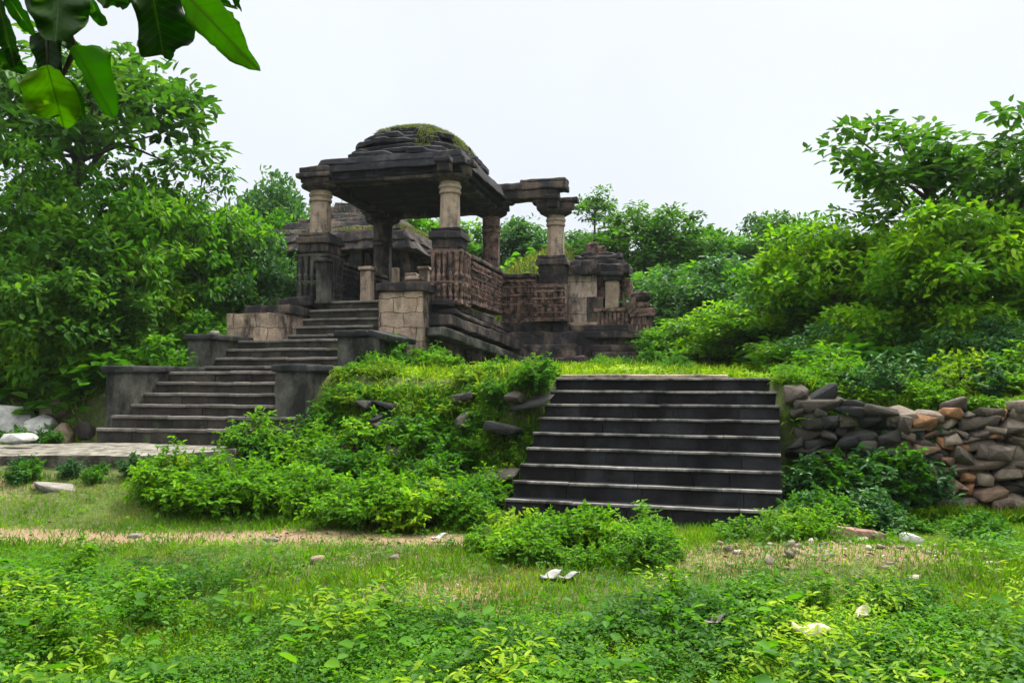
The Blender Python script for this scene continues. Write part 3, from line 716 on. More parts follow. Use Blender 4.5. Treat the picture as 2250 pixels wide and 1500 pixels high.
def clump_leaves(rng, C, rc, n_per, L0, ratio=.5, up=.9, out=.8, flat=.75):
    """leaf sprays: C clump centres, rc their radii; leaves sit on short twigs facing outwards and up"""
    n = len(C) * n_per; ci = np.repeat(np.arange(len(C)), n_per)
    d = rdir(rng, n); d[:, 2] = d[:, 2] * .8 + .12; r = rng.random(n) ** .5
    P = C[ci] + d * (r * rc[ci])[:, None] * np.array([1, 1, flat])
    D = d * out + rdir(rng, n) * .7; D[:, 2] -= .15
    Nn = np.array([0, 0, up]) + rdir(rng, n) * .55 + d * .35
    L_ = L0 * rng.uniform(.6, 1.25, n)
    cv = rng.random(len(C))[ci]
    v = np.clip(.45 * cv + .55 * rng.random(n), 0, 1)
    return leaves(P, D, Nn, L_, L_ * ratio * rng.uniform(.8, 1.15, n), v)

def crown_points(rng, n, R3, low=-.5, inner=.35):
    d = rdir(rng, n * 3); d = d[d[:, 2] > low][:n]
    r = (inner + (1 - inner) * rng.random(len(d)) ** .6)
    # lumps in the outline
    ph = rng.random(3) * 6
    k = 1 + .22 * np.sin(3 * np.arctan2(d[:, 1], d[:, 0]) + ph[0]) * (1 - d[:, 2] ** 2) + .14 * np.sin(5 * d[:, 2] + ph[1])
    return d * (r * k)[:, None] * np.array(R3)

PROTO = {}
def tree_meshes(key, seed, R3, zc, n_cl, n_per, L0, mat, rc=.42, ratio=.5, trunk_r=.1, low=-.5, lean=(0, 0), flat=.75, inner=.35, sparse=False):
    rng = np.random.default_rng(seed)
    C = crown_points(rng, n_cl, R3, low, inner) + np.array([lean[0], lean[1], zc])
    rcs = rc * rng.uniform(.6, 1.25, len(C))
    V_, F_, v_ = clump_leaves(rng, C, rcs, n_per, L0, ratio, flat=flat)
    crown_me = np_mesh(key + '_crown', V_, F_, mat, v_)
    bm = bmesh.new(); rr = random.Random(seed)
    top = Vector((lean[0] * .8, lean[1] * .8, zc + R3[2] * .35)); mid = Vector((lean[0] * .25 + rr.uniform(-.1, .1), lean[1] * .25, zc * .5))
    tube(bm, [(0, 0, -.3), (0.0, 0, .15), mid, Vector((lean[0] * .6, lean[1] * .6, zc - R3[2] * .3)), top], [trunk_r * 1.3, trunk_r, trunk_r * .8, trunk_r * .55, trunk_r * .2], 8)
    for c in C[:: max(1, len(C) // 22)]:
        c = Vector(c); f_ = rr.uniform(.35, .85)
        base = mid.lerp(top, f_); m_ = base.lerp(c, .5) + Vector((rr.uniform(-.1, .1), rr.uniform(-.1, .1), rr.uniform(0, .15)))
        tube(bm, [base, m_, c], [trunk_r * .34, trunk_r * .2, trunk_r * .08], 5)
    trunk_me = bm_mesh(key + '_trunk', bm, BARK, True)
    a_ = trunk_me.attributes.new('v', 'FLOAT', 'FACE'); a_.data.foreach_set('value', np.full(len(trunk_me.polygons), .5, np.float32))
    PROTO[key] = (trunk_me, crown_me)
def plant(key, name, x, y, label, cat, group=None, scale=1, rz=0, z=None, sz=None, parts=('trunk', 'crown')):
    t, c = PROTO[key]
    o = empty(name, (x, y, gz(x, y) if z is None else z), rz)
    o.scale = scale if hasattr(scale, '__len__') else (scale, scale, sz or scale)
    tag(o, label, cat, group); link(parts[0], t, o); link(parts[1], c, o); return o

# prototypes -------------------------------------------------------
tree_meshes('teak', 21, (1.75, 1.6, 1.35), 4.6, 90, 30, .19, LEAF_DARK, .34, .55, .11, -.6)
tree_meshes('sparse', 22, (1.9, 1.8, 1.35), 4.6, 95, 36, .20, LEAF_DARK, .40, .5, .12, -.7, (.7, 0))
tree_meshes('round_a', 23, (1.8, 1.7, 1.5), 2.3, 130, 60, .17, LEAF_MID, .42, .5, .09, -.8)
tree_meshes('round_b', 24, (1.7, 1.7, 1.7), 2.4, 130, 60, .16, LEAF_MID, .42, .45, .09, -.8)
tree_meshes('round_c', 25, (2.0, 1.8, 1.4), 2.0, 130, 60, .16, LEAF_COOL, .45, .45, .09, -.8)
tree_meshes('bright', 26, (2.0, 1.8, 1.45), 2.6, 140, 60, .17, LEAF_BRIGHT, .45, .5, .09, -.6)
tree_meshes('dark', 27, (1.7, 1.6, 1.5), 2.2, 130, 55, .17, LEAF_DARK, .42, .5, .09, -.8)
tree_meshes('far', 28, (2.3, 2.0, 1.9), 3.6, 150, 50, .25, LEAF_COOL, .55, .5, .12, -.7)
tree_meshes('far_green', 29, (2.4, 2.0, 1.8), 3.3, 150, 50, .25, LEAF_MID, .55, .5, .12, -.7)
tree_meshes('thin', 30, (.95, .95, 1.0), 3.9, 40, 30, .2, LEAF_DARK, .34, .45, .06, -.95, (.2, 0), inner=.15)
def shrub_meshes(key, seed, H, spread, n_st, n_lf, L0, mat, ratio=.55, lean=.0):
    """stems arching out of one root, each with its leaves and a few side twigs"""
    rng = np.random.default_rng(seed); bm = bmesh.new(); PP, DD = [], []
    for k in range(n_st):
        a_ = rng.random() * 6.283; out = spread * rng.random() ** .6; h = H * rng.uniform(.45, 1.15) * (1 - .35 * (out / spread) ** 2)
        b0 = np.array([math.cos(a_), math.sin(a_), 0]) * out * .25; tip = np.array([math.cos(a_) * out + lean, math.sin(a_) * out, h])
        mid = b0 * .45 + tip * .55 + np.array([0, 0, h * .22]) + rng.normal(size=3) * .03
        tube(bm, [b0 - np.array([0, 0, .05]), mid, tip], [.007, .004, .0015], 4)
        paths = [(b0, mid, tip, n_lf)]
        for q in range(3):
            t = rng.uniform(.3, .85); p0 = (1 - t) ** 2 * b0 + 2 * t * (1 - t) * mid + t * t * tip
            p2 = p0 + unit(rng.normal(size=3) + np.array([0, 0, .35])) * spread * rng.uniform(.25, .5); p1 = (p0 + p2) / 2 + np.array([0, 0, .03])
            tube(bm, [p0, p1, p2], [.003, .002, .001], 3); paths.append((p0, p1, p2, n_lf // 2))
        for (p0, p1, p2, nl) in paths:
            t = np.clip(.2 + .85 * rng.random(nl) ** .75, 0, 1)[:, None]
            P = (1 - t) ** 2 * p0 + 2 * t * (1 - t) * p1 + t * t * p2; tg = unit(2 * (1 - t) * (p1 - p0) + 2 * t * (p2 - p1) + 1e-6)
            PP.append(P); DD.append(unit(tg * .5 + rdir(rng, nl) * np.array([1, 1, .55])))
    P = np.concatenate(PP); D = np.concatenate(DD); n = len(P)
    P = P[:, :]; D[:, 2] -= .1
    L_ = L0 * rng.uniform(.45, 1.3, n)
    V_, F_, v_ = leaves(P, D, np.array([0, 0, 1.]) + rdir(rng, n) * .55, L_, L_ * ratio * rng.uniform(.8, 1.15, n), np.clip(.25 * rng.random(n) + .5 * rng.random(n) + .25 * P[:, 0], 0, 1), .18, .22)
    crown_me = np_mesh(key + '_foliage', V_, F_, mat, v_)
    tm = bm_mesh(key + '_stem', bm, BARK, True); a_ = tm.attributes.new('v', 'FLOAT', 'FACE'); a_.data.foreach_set('value', np.full(len(tm.polygons), .5, np.float32))
    PROTO[key] = (tm, crown_me)
shrub_meshes('shrub_a', 31, .75, .62, 30, 20, .085, LEAF_BRIGHT)
shrub_meshes('shrub_b', 32, .85, .6, 30, 20, .095, LEAF_MID)
shrub_meshes('shrub_c', 33, .6, .62, 30, 20, .072, LEAF_YELLOW)
shrub_meshes('shrub_d', 34, .8, .6, 28, 20, .10, LEAF_COOL)
shrub_meshes('shrub_e', 37, .75, .66, 26, 22, .078, LEAF_BRIGHT, .42)
shrub_meshes('creeper', 35, .95, .4, 26, 20, .10, LEAF_MID, .62)
shrub_meshes('tuft', 36, 1.0, .4, 12, 16, .12, LEAF_BRIGHT, .4)
tree_meshes('bush', 38, (1.6, 1.4, 1.15), 1.05, 110, 50, .15, LEAF_MID, .4, .5, .06, -.75, inner=.2)
tree_meshes('bush_bright', 39, (1.6, 1.4, 1.1), 1.0, 110, 50, .15, LEAF_BRIGHT, .4, .5, .06, -.75, inner=.2)

def put(key, px, py_top, Y, proto_top, label, cat='tree', width=None, proto_w=None, name='tree', rz=None, base_off=0, sy=None):
    """stand a tree where the photo has it: px its middle, py_top its highest leaves, Y its distance"""
    T = at(px, py_top, Y); z0 = gz(T.x, Y) + base_off
    sz_ = (T.z - z0) / proto_top
    sx_ = (width / FPX * Y) / proto_w if width else sz_
    return plant(key, name, T.x, Y, label, cat, None, (sx_, sx_ if sy is None else sy, sz_), random.uniform(0, 6.28) if rz is None else rz, z0)
TOP = {'bush': 2.35, 'bush_bright': 2.25, 'teak': 6.15, 'sparse': 6.05, 'round_a': 4.0, 'round_b': 4.35, 'round_c': 3.6, 'bright': 4.2, 'dark': 3.9, 'far': 5.8, 'far_green': 5.4, 'thin': 5.1}
WID = {'bush': 3.8, 'bush_bright': 3.8, 'teak': 4.0, 'sparse': 4.4, 'round_a': 4.2, 'round_b': 4.0, 'round_c': 4.6, 'bright': 4.6, 'dark': 4.0, 'far': 5.4, 'far_green': 5.6, 'thin': 2.4}
def T(key, px, top, Y, w, label, cat='tree', name='tree', rz=None): return put(key, px, top, Y, TOP[key], label, cat, w, WID[key], name, rz)
# left
T('sparse', 120, 95, 16.5, 640, 'tall open-crowned tree at the left with dark leaves against the sky', rz=0)
T('round_b', 40, 310, 14.6, 460, 'bushy green tree at the left edge below the overhanging leaves')
T('round_a', 230, 330, 15.6, 420, 'dense tree at the left under the crown of the open tree', rz=.4)
T('round_b', 400, 350, 18.0, 400, 'dense broad tree between the open tree and the shrine')
T('dark', 150, 500, 14.3, 420, 'dark low tree left of the staircase under the tall open tree')
T('bush_bright', 330, 600, 16.8, 330, 'light green bush above the lower left stair wall', 'bush', 'bush')
T('bush_bright', 90, 560, 14.0, 300, 'light green bush at the left edge above the white rock', 'bush', 'bush')
T('bush', 250, 690, 15.0, 380, 'dark bush between the lower and the middle left stair wall', 'bush', 'bush')
T('bush', 30, 690, 14.4, 330, 'dark bush at the left edge behind the white rock', 'bush', 'bush')
T('bush', 430, 640, 17.2, 300, 'leafy bush behind the pale stone block left of the upper steps', 'bush', 'bush')
T('round_c', 560, 500, 18.9, 280, 'blue-green bush beside the temple above the pale stone block', 'bush', 'bush')
T('round_a', 470, 420, 19.0, 330, 'mid green tree behind the blue-green bush left of the temple')
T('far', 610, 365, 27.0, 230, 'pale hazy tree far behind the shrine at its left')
T('far_green', 640, 440, 25.0, 230, 'light green tree peeping out left of the first porch pillar')
# middle
T('far_green', 930, 450, 30.0, 330, 'green tree seen through the porch between the back pillars')
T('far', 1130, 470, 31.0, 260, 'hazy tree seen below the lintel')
T('thin', 1305, 410, 26.5, 130, 'small dark tree on a thin stem right of the outer pillar')
T('dark', 1420, 455, 26.0, 330, 'dark rounded tree above the ruined right wing')
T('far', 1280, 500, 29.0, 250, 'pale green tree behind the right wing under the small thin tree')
T('far_green', 1560, 490, 29.0, 270, 'green tree behind the temple left of the skyline dip')
T('dark', 1700, 460, 29.5, 230, 'dark tree on the skyline left of the tall tree')
# right
T('teak', 2040, 255, 14.0, 560, 'tall broad-leaved tree standing above the others at the right', rz=1.0)
T('bright', 1830, 470, 14.8, 430, 'yellow-green spreading tree below the tall tree, on its left')
T('bright', 2110, 430, 12.6, 480, 'yellow-green spreading tree at the right edge below the tall tree')
T('teak', 2230, 300, 13.5, 330, 'broad-leaved tree cut off by the right edge beside the tall tree', rz=2.2)
T('round_a', 2120, 560, 13.2, 520, 'green shady tree at the right under the yellow-green canopy')
T('round_b', 1900, 600, 15.5, 420, 'leafy tree in the middle of the right thicket')
T('round_c', 1560, 560, 20.0, 420, 'blue-green tree right of the ruined wing', rz=.5)
T('round_a', 1450, 600, 22.0, 330, 'mid green tree just behind the lower end of the wing')
T('round_c', 1720, 620, 17.0, 420, 'cool green bush in the right thicket above the stair top', 'bush', 'bush')
T('round_a', 1640, 560, 22.5, 420, 'mid green tree on the slope right of the temple')
T('round_b', 1800, 560, 19.0, 420, 'leafy tree on the slope left of the shady tree')
T('bush_bright', 1560, 690, 17.4, 300, 'bright bush on the slope below the blue-green tree', 'bush', 'bush')
T('bush_bright', 1890, 660, 13.0, 330, 'light green bush in the middle of the right thicket', 'bush', 'bush')
T('bush_bright', 2120, 650, 12.0, 330, 'light green bush under the trees at the right edge', 'bush', 'bush')
T('bush', 2010, 720, 12.6, 380, 'broad bush filling the shade behind the rubble wall', 'bush', 'bush')
T('bush_bright', 1760, 740, 14.0, 320, 'light bush at the top of the black stairs, on their right', 'bush', 'bush')
T('bright', 1690, 650, 16.5, 380, 'light green bush right of the temple base', 'bush', 'bush')
T('round_c', 1880, 690, 13.4, 380, 'feathery pale green bush behind the stone wall', 'bush', 'bush')
T('round_c', 2150, 690, 11.6, 320, 'blue-green bush behind the rubble wall at the right', 'bush', 'bush')
T('round_b', 1500, 700, 18.5, 260, 'green bush at the right end of the temple base', 'bush', 'bush')

# shrubs: groups whose members nothing tells apart ----------------------------------
rsh = random.Random(12)
def shrubs(n, fx, keys, label, group, smin, smax, cat='shrub', zoff=0):
    for _ in range(n):
        x, y = fx(); s = rsh.uniform(smin, smax); k = rsh.choice(keys)
        o = plant(k, cat, x, y, label, cat, group, (s * rsh.uniform(.9, 1.2), s * rsh.uniform(.9, 1.2), s * rsh.uniform(.8, 1.15)), rsh.uniform(0, 6.28), gz(x, y) + zoff - .04, None, ('stem', 'foliage'))
def along(p, q, spread_lo, spread_hi):
    def f_():
        t = rsh.random(); x = p[0] + (q[0] - p[0]) * t; y = p[1] + (q[1] - p[1]) * t + rsh.uniform(spread_lo, spread_hi); return x, y
    return f_
shrubs(16, along((-3.75, 11.35), (-2.6, 11.5), -.25, .35), ['shrub_a', 'shrub_b', 'shrub_e'], 'shrub hiding the foot of the right stair wall', 'shrubs at the right stair wall', .5, .85)
shrubs(12, along((3.32, 9.72), (3.75, 9.75), -.1, .5), ['shrub_c', 'shrub_e'], 'small weed at the top right corner of the black stairs', 'weeds at the stair corner', .22, .4, 'weed')
shrubs(46, along((-2.9, 11.75), (-.55, 10.1), -.7, .5), ['shrub_c', 'shrub_e', 'shrub_b', 'shrub_a'], 'leafy shrub growing against the overgrown bank between the two staircases', 'shrubs on the bank between the staircases', .45, .85)
shrubs(40, along((-3.0, 12.35), (.15, 10.65), -.75, .15), ['shrub_e', 'shrub_c', 'shrub_a', 'shrub_b'], 'spreading shrub on the upper slope of the bank beside the black stairs', 'shrubs on the upper bank', .3, .6)
shrubs(16, along((-2.9, 12.6), (.2, 10.8), 0, .8), ['shrub_c', 'shrub_a', 'shrub_c'], 'yellow-green low shrub on the terrace edge between the staircases', 'shrubs on the terrace edge', .3, .55)
shrubs(36, along((-4.1, 9.4), (-.75, 8.35), -.45, .5), ['shrub_a', 'shrub_a', 'shrub_c', 'shrub_e'], 'bright green shrub in the thick row behind the dirt path', 'shrub row behind the dirt path', .5, .85)
shrubs(20, along((-.55, 9.25), (.38, 10.75), -.25, .2), ['shrub_b', 'shrub_e', 'shrub_a'], 'shrub pressed against the left edge of the black staircase', 'shrubs along the left edge of the black stairs', .4, .62)
shrubs(14, along((-.9, 8.9), (-.35, 8.3), -.2, .3), ['shrub_b', 'shrub_e'], 'dark green shrub at the left foot of the black staircase', 'shrubs at the left foot of the black stairs', .4, .65)
shrubs(9, along((-.1, 6.75), (1.4, 6.5), -.2, .25), ['shrub_a', 'shrub_e', 'shrub_b'], 'leafy weed bush in front of the shrubs below the black stairs', 'weed bushes before the stairs', .32, .5, 'weed')
shrubs(26, along((-.3, 7.35), (2.7, 6.95), -.3, .35), ['shrub_a', 'shrub_c', 'shrub_a', 'shrub_e'], 'green shrub growing at the foot of the black staircase', 'shrubs at the foot of the black stairs', .32, .58)
shrubs(18, along((2.7, 7.9), (3.85, 8.25), -.3, .3), ['shrub_d', 'shrub_a', 'shrub_b'], 'leafy shrub below the dark wall right of the black stairs', 'shrubs under the dark wall', .35, .58)
shrubs(14, along((4.0, 8.2), (6.4, 7.9), -.5, .1), ['shrub_b', 'shrub_e'], 'low shrub at the foot of the rubble wall', 'shrubs under the rubble wall', .2, .34)
shrubs(18, along((3.3, 9.1), (4.5, 8.8), -.12, .05), ['creeper', 'shrub_d'], 'creeper hanging on the wall right of the black stairs', 'creepers on the wall', .4, .7, 'creeper', .15)
shrubs(26, along((3.75, 9.7), (5.1, 9.45), -.25, .6), ['shrub_c', 'shrub_d', 'shrub_a'], 'weed hanging over the top of the dark wall', 'weeds on the wall top', .35, .75, 'weed')
shrubs(26, along((4.0, 10.5), (6.8, 9.9), -.4, 1.5), ['shrub_c', 'shrub_d', 'shrub_a', 'shrub_e'], 'pale green weed bush on the terrace above the rubble wall', 'weeds above the rubble wall', .5, 1.05, 'weed')
shrubs(12, along((1.6, 16.2), (3.6, 15.8), -1, 1), ['shrub_a', 'shrub_b'], 'green shrub at the foot of the temple base', 'shrubs at the temple base', .3, .55)
shrubs(9, along((-2.6, 14.6), (-1.2, 15.2), -.5, .5), ['shrub_b', 'shrub_a'], 'shrub growing against the right side of the upper stair wall', 'shrubs beside the upper stair wall', .4, .8)
shrubs(12, along((-9.0, 12.2), (-7.0, 12.5), -.4, .2), ['shrub_b', 'shrub_d', 'shrub_a'], 'dark green shrub left of the bottom stair wall', 'shrubs left of the bottom stairs', .28, .48)
shrubs(14, along((-9.2, 13.9), (-7.0, 13.9), -.2, .5), ['shrub_c', 'shrub_a'], 'yellow-green weed bush on the bank left of the stairs', 'weeds on the left bank', .5, .8, 'weed')
shrubs(8, along((-6.3, 9.75), (-4.4, 9.75), -.25, .2), ['shrub_d', 'shrub_b'], 'small shrub in front of the concrete path', 'shrubs below the path', .22, .4)
shrubs(7, along((-1.2, 5.2), (3.4, 5.0), -.5, .4), ['tuft', 'tuft', 'shrub_a'], 'single upright weed standing in the short grass', 'upright weeds in the grass', .2, .38, 'weed')
shrubs(14, along((-3.9, 5.9), (-2.0, 5.0), -.9, .5), ['tuft', 'shrub_e', 'tuft'], 'dark green weed clump in the left foreground', 'weed clumps in the left foreground', .22, .4, 'weed')

# ------------------------------------------------------------------ ground cover (stuff)
def in_stairs(x, y):
    """inside either staircase, the walls or the temple"""
    c, s = math.cos(ST2), math.sin(ST2); dx, dy = x + .08, y - 9.0
    u, w = dx * c + dy * s, -dx * s + dy * c
    a_ = (u > -.02) & (u < W2 + .1) & (w > -.05) & (w < 2.7)
    c, s = math.cos(TROT), math.sin(TROT); dx, dy = x - TO[0], y - TO[1]; u, w = dx * c + dy * s, -dx * s + dy * c
    b_ = (u > -.8) & (u < 3.3) & (w > -.65) & (w < 5) | (u > -1.2) & (u < 4.5) & (w > 4.4) & (w < 10) | (u > 3.7) & (u < 8.4) & (w > 7.3) & (w < 11)
    d_ = (x < -3.7) & (y > 9.75) & (y < 12.3) & (y > 9.75 + .9 * np.maximum(0, x + 5))
    return a_ | b_ | d_
def scatter(rng, n, ymin, ymax, dens):
    """points thrown over the view wedge, thinned by dens(x,y)"""
    y = ymin + (ymax - ymin) * rng.random(n) ** 1.35; x = (rng.random(n) * 2 - 1) * (y * .70 + .4)
    k = (rng.random(n) < dens(x, y)) & ~in_stairs(x, y); return x[k], y[k]
def patch(x, y, f=1.0, s=0):
    return .5 + .5 * np.sin(f * 1.9 * x + s) * np.sin(f * 1.6 * y + 1.3 * s + .7 * x) * .8 + .2 * np.sin(f * 4.1 * x - f * 3.3 * y + s)
def weeds(name, seed, n, ymin, ymax, dens, hfun, nl, L0, mat, ratio=.55, label=None):
    rng = np.random.default_rng(seed); x, y = scatter(rng, n, ymin, ymax, dens); z = ground_z(x, y); m = len(x)
    h = hfun(x, y) * rng.uniform(.5, 1.3, m); ci = np.repeat(np.arange(m), nl); k = len(ci)
    az = rng.random(k) * 6.283; hf = rng.random(k) ** .7
    rad = h[ci] * rng.uniform(.1, .55, k)
    P = np.stack([x[ci] + np.cos(az) * rad, y[ci] + np.sin(az) * rad, z[ci] + h[ci] * hf * .9], 1)
    D = np.stack([np.cos(az), np.sin(az), rng.uniform(-.35, .6, k)], 1) + rdir(rng, k) * .25
    Nn = np.array([0, 0, 1.]) + rdir(rng, k) * .45
    pv = patch(x, y, 1.0, seed); v = np.clip(.35 * pv[ci] + .35 * rng.random(m)[ci] + .3 * rng.random(k), 0, 1)
    L_ = L0 * rng.uniform(.55, 1.3, k) * np.clip(h[ci] / .16, .6, 1.5)
    V_, F_, v_ = leaves(P, D, Nn, L_, L_ * ratio, v)
    o = link(name, np_mesh(name, V_, F_, mat, v_)); tag(o, kind='stuff'); return o
def blades(name, seed, n, ymin, ymax, dens, hfun, mat, wd=.006):
    rng = np.random.default_rng(seed); x, y = scatter(rng, n, ymin, ymax, dens); z = ground_z(x, y); m = len(x)
    h = hfun(x, y) * rng.uniform(.5, 1.4, m)
    P = np.stack([x, y, z - .01], 1); D = np.array([0, 0, 1.]) + rdir(rng, m) * .55
    Nn = rdir(rng, m); v = np.clip(.5 * patch(x, y, 1.2, seed) + .5 * rng.random(m), 0, 1)
    V_, F_, v_ = leaves(P, D, Nn, h, np.full(m, wd) * rng.uniform(.7, 1.5, m) * (1 + y * .05), v, .1, .25)
    o = link(name, np_mesh(name, V_, F_, mat, v_)); tag(o, kind='stuff'); return o
low_d = lambda x, y: (y < ret_y(x) - .05)
def d_weed(x, y):
    left = 1 - sstep(-3.0, -1.8, x); mid = sstep(-3.0, -1.8, x)
    d = 1.15 * patch(x, y, .9, 2) + .10
    d = d * (1 - left * .9 * sstep(6.0, 7.1, y)) * (1 - mid * .9 * sstep(4.9, 5.7, y))
    d = d + .5 * sstep(3.4, 4.4, x) * sstep(4.6, 5.4, y) * (1 - sstep(6.6, 7.2, y))
    return np.clip(d * (1 - 1.2 * dirt_at(x, y)), .012, 1) * low_d(x, y)
weeds('ground_cover', 41, 20000, 2.5, 9.0, d_weed, lambda x, y: .06 + .09 * (1 - sstep(4, 6, y)) * patch(x, y, .8, 5), 22, .028, LEAF_BRIGHT)
weeds('ground_cover', 42, 17000, 2.4, 7.5, lambda x, y: d_weed(x, y) * (patch(x, y, 1.3, 9) > .35), lambda x, y: .08 + .1 * patch(x, y, 1, 1), 22, .030, LEAF_MID)
weeds('ground_cover', 50, 14000, 2.4, 7.5, lambda x, y: d_weed(x, y) * (patch(x, y, 1.7, 7) > .45), lambda x, y: .10 + .1 * patch(x, y, 1.5, 6), 20, .036, LEAF_DARK, .6)
weeds('ground_cover', 43, 1300, 2.2, 6.0, lambda x, y: d_weed(x, y) * (patch(x, y, 1.1, 4) > .5), lambda x, y: .17 + .14 * patch(x, y, 2, 3), 30, .038, LEAF_YELLOW, .36)
weeds('ground_cover', 51, 380, 2.4, 6.0, d_weed, lambda x, y: .16 + .1 * patch(x, y, 2, 3), 12, .058, LEAF_MID, .7)
weeds('ground_cover', 49, 110, 1.9, 3.2, lambda x, y: .5 + 0 * x, lambda x, y: .24 + .1 * patch(x, y, 2, 3), 16, .085, LEAF_BRIGHT, .5)
blades('grass', 44, 150000, 2.6, 11, lambda x, y: (.35 + .5 * patch(x, y, 1, 3)) * (1 - .85 * dirt_at(x, y)) * low_d(x, y), lambda x, y: .03 + .035 * patch(x, y, 1, 8), GRASS_DRY, .004)
blades('grass', 45, 190000, 2.6, 11, lambda x, y: (.35 + .6 * patch(x, y, 1, 6)) * (1 - .95 * dirt_at(x, y)) * low_d(x, y), lambda x, y: .035 + .05 * patch(x, y, 1, 7), LEAF_BRIGHT, .0042)
# dead leaves and chips of stone lying in the grass and on the gravelly rise
rng = np.random.default_rng(61); x, y = scatter(rng, 2600, 2.8, 9.5, lambda x, y: (.12 + .9 * dirt_at(x, y)) * low_d(x, y)); m = len(x)
V_, F_, v_ = leaves(np.stack([x, y, ground_z(x, y) + .012], 1), rdir(rng, m) * np.array([1, 1, .2]), np.array([0, 0, 1.]) + rdir(rng, m) * .3, rng.uniform(.02, .06, m), rng.uniform(.012, .03, m), rng.random(m), .4, .3)
tag(link('leaf_litter', np_mesh('leaf_litter', V_, F_, LITTER, v_)), kind='stuff')
x, y = scatter(rng, 5000, 4.5, 9.5, lambda x, y: (dirt_at(x, y) * (x > .8) * 1.6 + .05 * dirt_at(x, y)) * low_d(x, y)); VV, FF, AA = [], [], []
for q in range(len(x)):
    sz_ = .012 + .05 * rng.random() ** 3
    P = stone_arrays((x[q], y[q], gz(x[q], y[q]) + sz_ * .15), (sz_ * 1.6, sz_ * 1.2, sz_), Matrix.Rotation(rng.random() * 6, 3, 'Z'), rng.random() * 90)
    VV.append(P); FF.append(ICO_F + q * len(P)); AA.append(np.full(len(ICO_F), rng.random()))
tag(link('gravel', np_mesh('gravel', np.concatenate(VV), np.concatenate(FF), GRAVEL, np.concatenate(AA))), kind='stuff')
# terrace cover
bank = lambda x, y: ((np.abs(y - ret_y(x) + .12) < .55) & ((x > 2.9) & (x < 7) | (x > -3.5) & (x < .5))) * 1.0
weeds('ground_cover', 53, 60000, 8.4, 13.2, bank, lambda x, y: .10 + .06 * patch(x, y, 1.5, 2), 12, .055, LEAF_MID)
blades('grass', 54, 90000, 8.4, 13.2, bank, lambda x, y: .12 + .08 * patch(x, y, 1.5, 3), LEAF_YELLOW, .007)
up_d = lambda x, y: (y > ret_y(x) + .0)
weeds('ground_cover', 46, 26000, 8.6, 26, lambda x, y: up_d(x, y) * (.45 + .5 * patch(x, y, .8, 2)), lambda x, y: .07 + .08 * patch(x, y, .7, 5), 12, .07, LEAF_YELLOW)
blades('grass', 52, 30000, 20, 29, lambda x, y: (np.abs(x - 1.4) < 4.5) + 0 * x, lambda x, y: .22 + .1 * patch(x, y, .6, 5), GRASS_ROOF, .02)
blades('grass', 47, 60000, 8.6, 30, lambda x, y: up_d(x, y) * (.4 + .5 * patch(x, y, .8, 4)), lambda x, y: .12 + .1 * patch(x, y, .6, 5), LEAF_YELLOW, .012)
weeds('ground_cover', 48, 16000, 12, 60, lambda x, y: up_d(x, y) * ((y > 27) | (np.abs(x - .5) > 4.5)), lambda x, y: .5 + .3 * patch(x, y, .5, 5), 14, .2, LEAF_MID)

# grass tufts on the porch roof and the shrine roof
def roof_grass(parent, cx, cy, fun, n, seed, side, mat, h0=.16, bw=.009):
    rng = np.random.default_rng(seed); u = rng.uniform(-1, 1, n); w = rng.uniform(-1, 1, n)
    k = side(u, w) > rng.random(n); u, w = u[k], w[k]; hw, hs, z = fun(u, w)
    P = np.stack([cx + u * hw, cy + w * hs, z - .02], 1); m = len(u)
    D = np.array([0, 0, 1.]) + rdir(rng, m) * .6
    V_, F_, v_ = leaves(P, D, rdir(rng, m), h0 * rng.uniform(.5, 1.5, m), np.full(m, bw), rng.random(m), .1, .35)
    link('roof_grass', np_mesh('roof_grass', V_, F_, mat, v_), parent)
zs = np.array([c_[1] for c_ in courses[2:]]); fr = np.array([c_[2] / 1.68 for c_ in courses[2:]])
def sup(u, w): return (np.abs(u) ** 3 + np.abs(w) ** 3) ** (1 / 3)
def porch_h(u, w):
    z = np.interp(-sup(u, w), -fr, zs); return 1.58, 1.9, z
roof_grass(roof, rc[0] - .07, rc[1], porch_h, 42000, 5, lambda u, w: (sup(u, w) < .93) * np.where(sup(u, w) < .6, .55, np.where((u > .3), .45, .0)) * (patch(u * 3, w * 3, 1, 2) > .35 - .3 * (sup(u, w) < .5)), GRASS_ROOF, .06)
def shr_h(u, w):
    r = np.maximum(np.abs(u), np.abs(w)); return 2.4, 2.4, np.interp(r, [.2, .45, .7, 1], [7.2, 6.6, 6.05, 5.8])
roof_grass(srf, sc_[0] + .2, sc_[1] + .2, shr_h, 15000, 6, lambda u, w: np.where(u > .1, .8, .2), GRASS_ROOF, .1)

# ------------------------------------------------------------------ loose stones, slabs, litter
def rock(name, px, py, Y, size, mat, label, cat='rock', seed=0, boxy=.7, rot=(0, 0, 0), rough=.2, sink=.35, val=None, z=None):
    p_ = at(px, py, Y); zz = gz(p_.x, Y) if z is None else z
    M = (Matrix.Rotation(rot[2], 3, 'Z') @ Matrix.Rotation(rot[0], 3, 'X') @ Matrix.Rotation(rot[1], 3, 'Y'))
    P, F1 = hull_stone((0, 0, 0), size, M, seed, 24, boxy)
    o = link(name, np_mesh(name, P, F1, mat, np.full(len(F1), .5 if val is None else val)))
    o.location = (p_.x, Y, zz + size[2] * (.5 - sink)); tag(o, label, cat); return o
rock('rock', 30, 866, 13.45, (.85, .6, .7), ROCK_PALE, 'large white rock at the left edge below the yellow-green weeds', seed=31, val=1, sink=.15, boxy=.8, rot=(.2, .3, .5))
rock('rock', 92, 868, 13.4, (.6, .5, .5), ROCK_PALE, 'smaller whitish rock between the large white rock and the brown rock', seed=35, val=.8, sink=.15, boxy=.8, rot=(.3, -.35, 1.1))
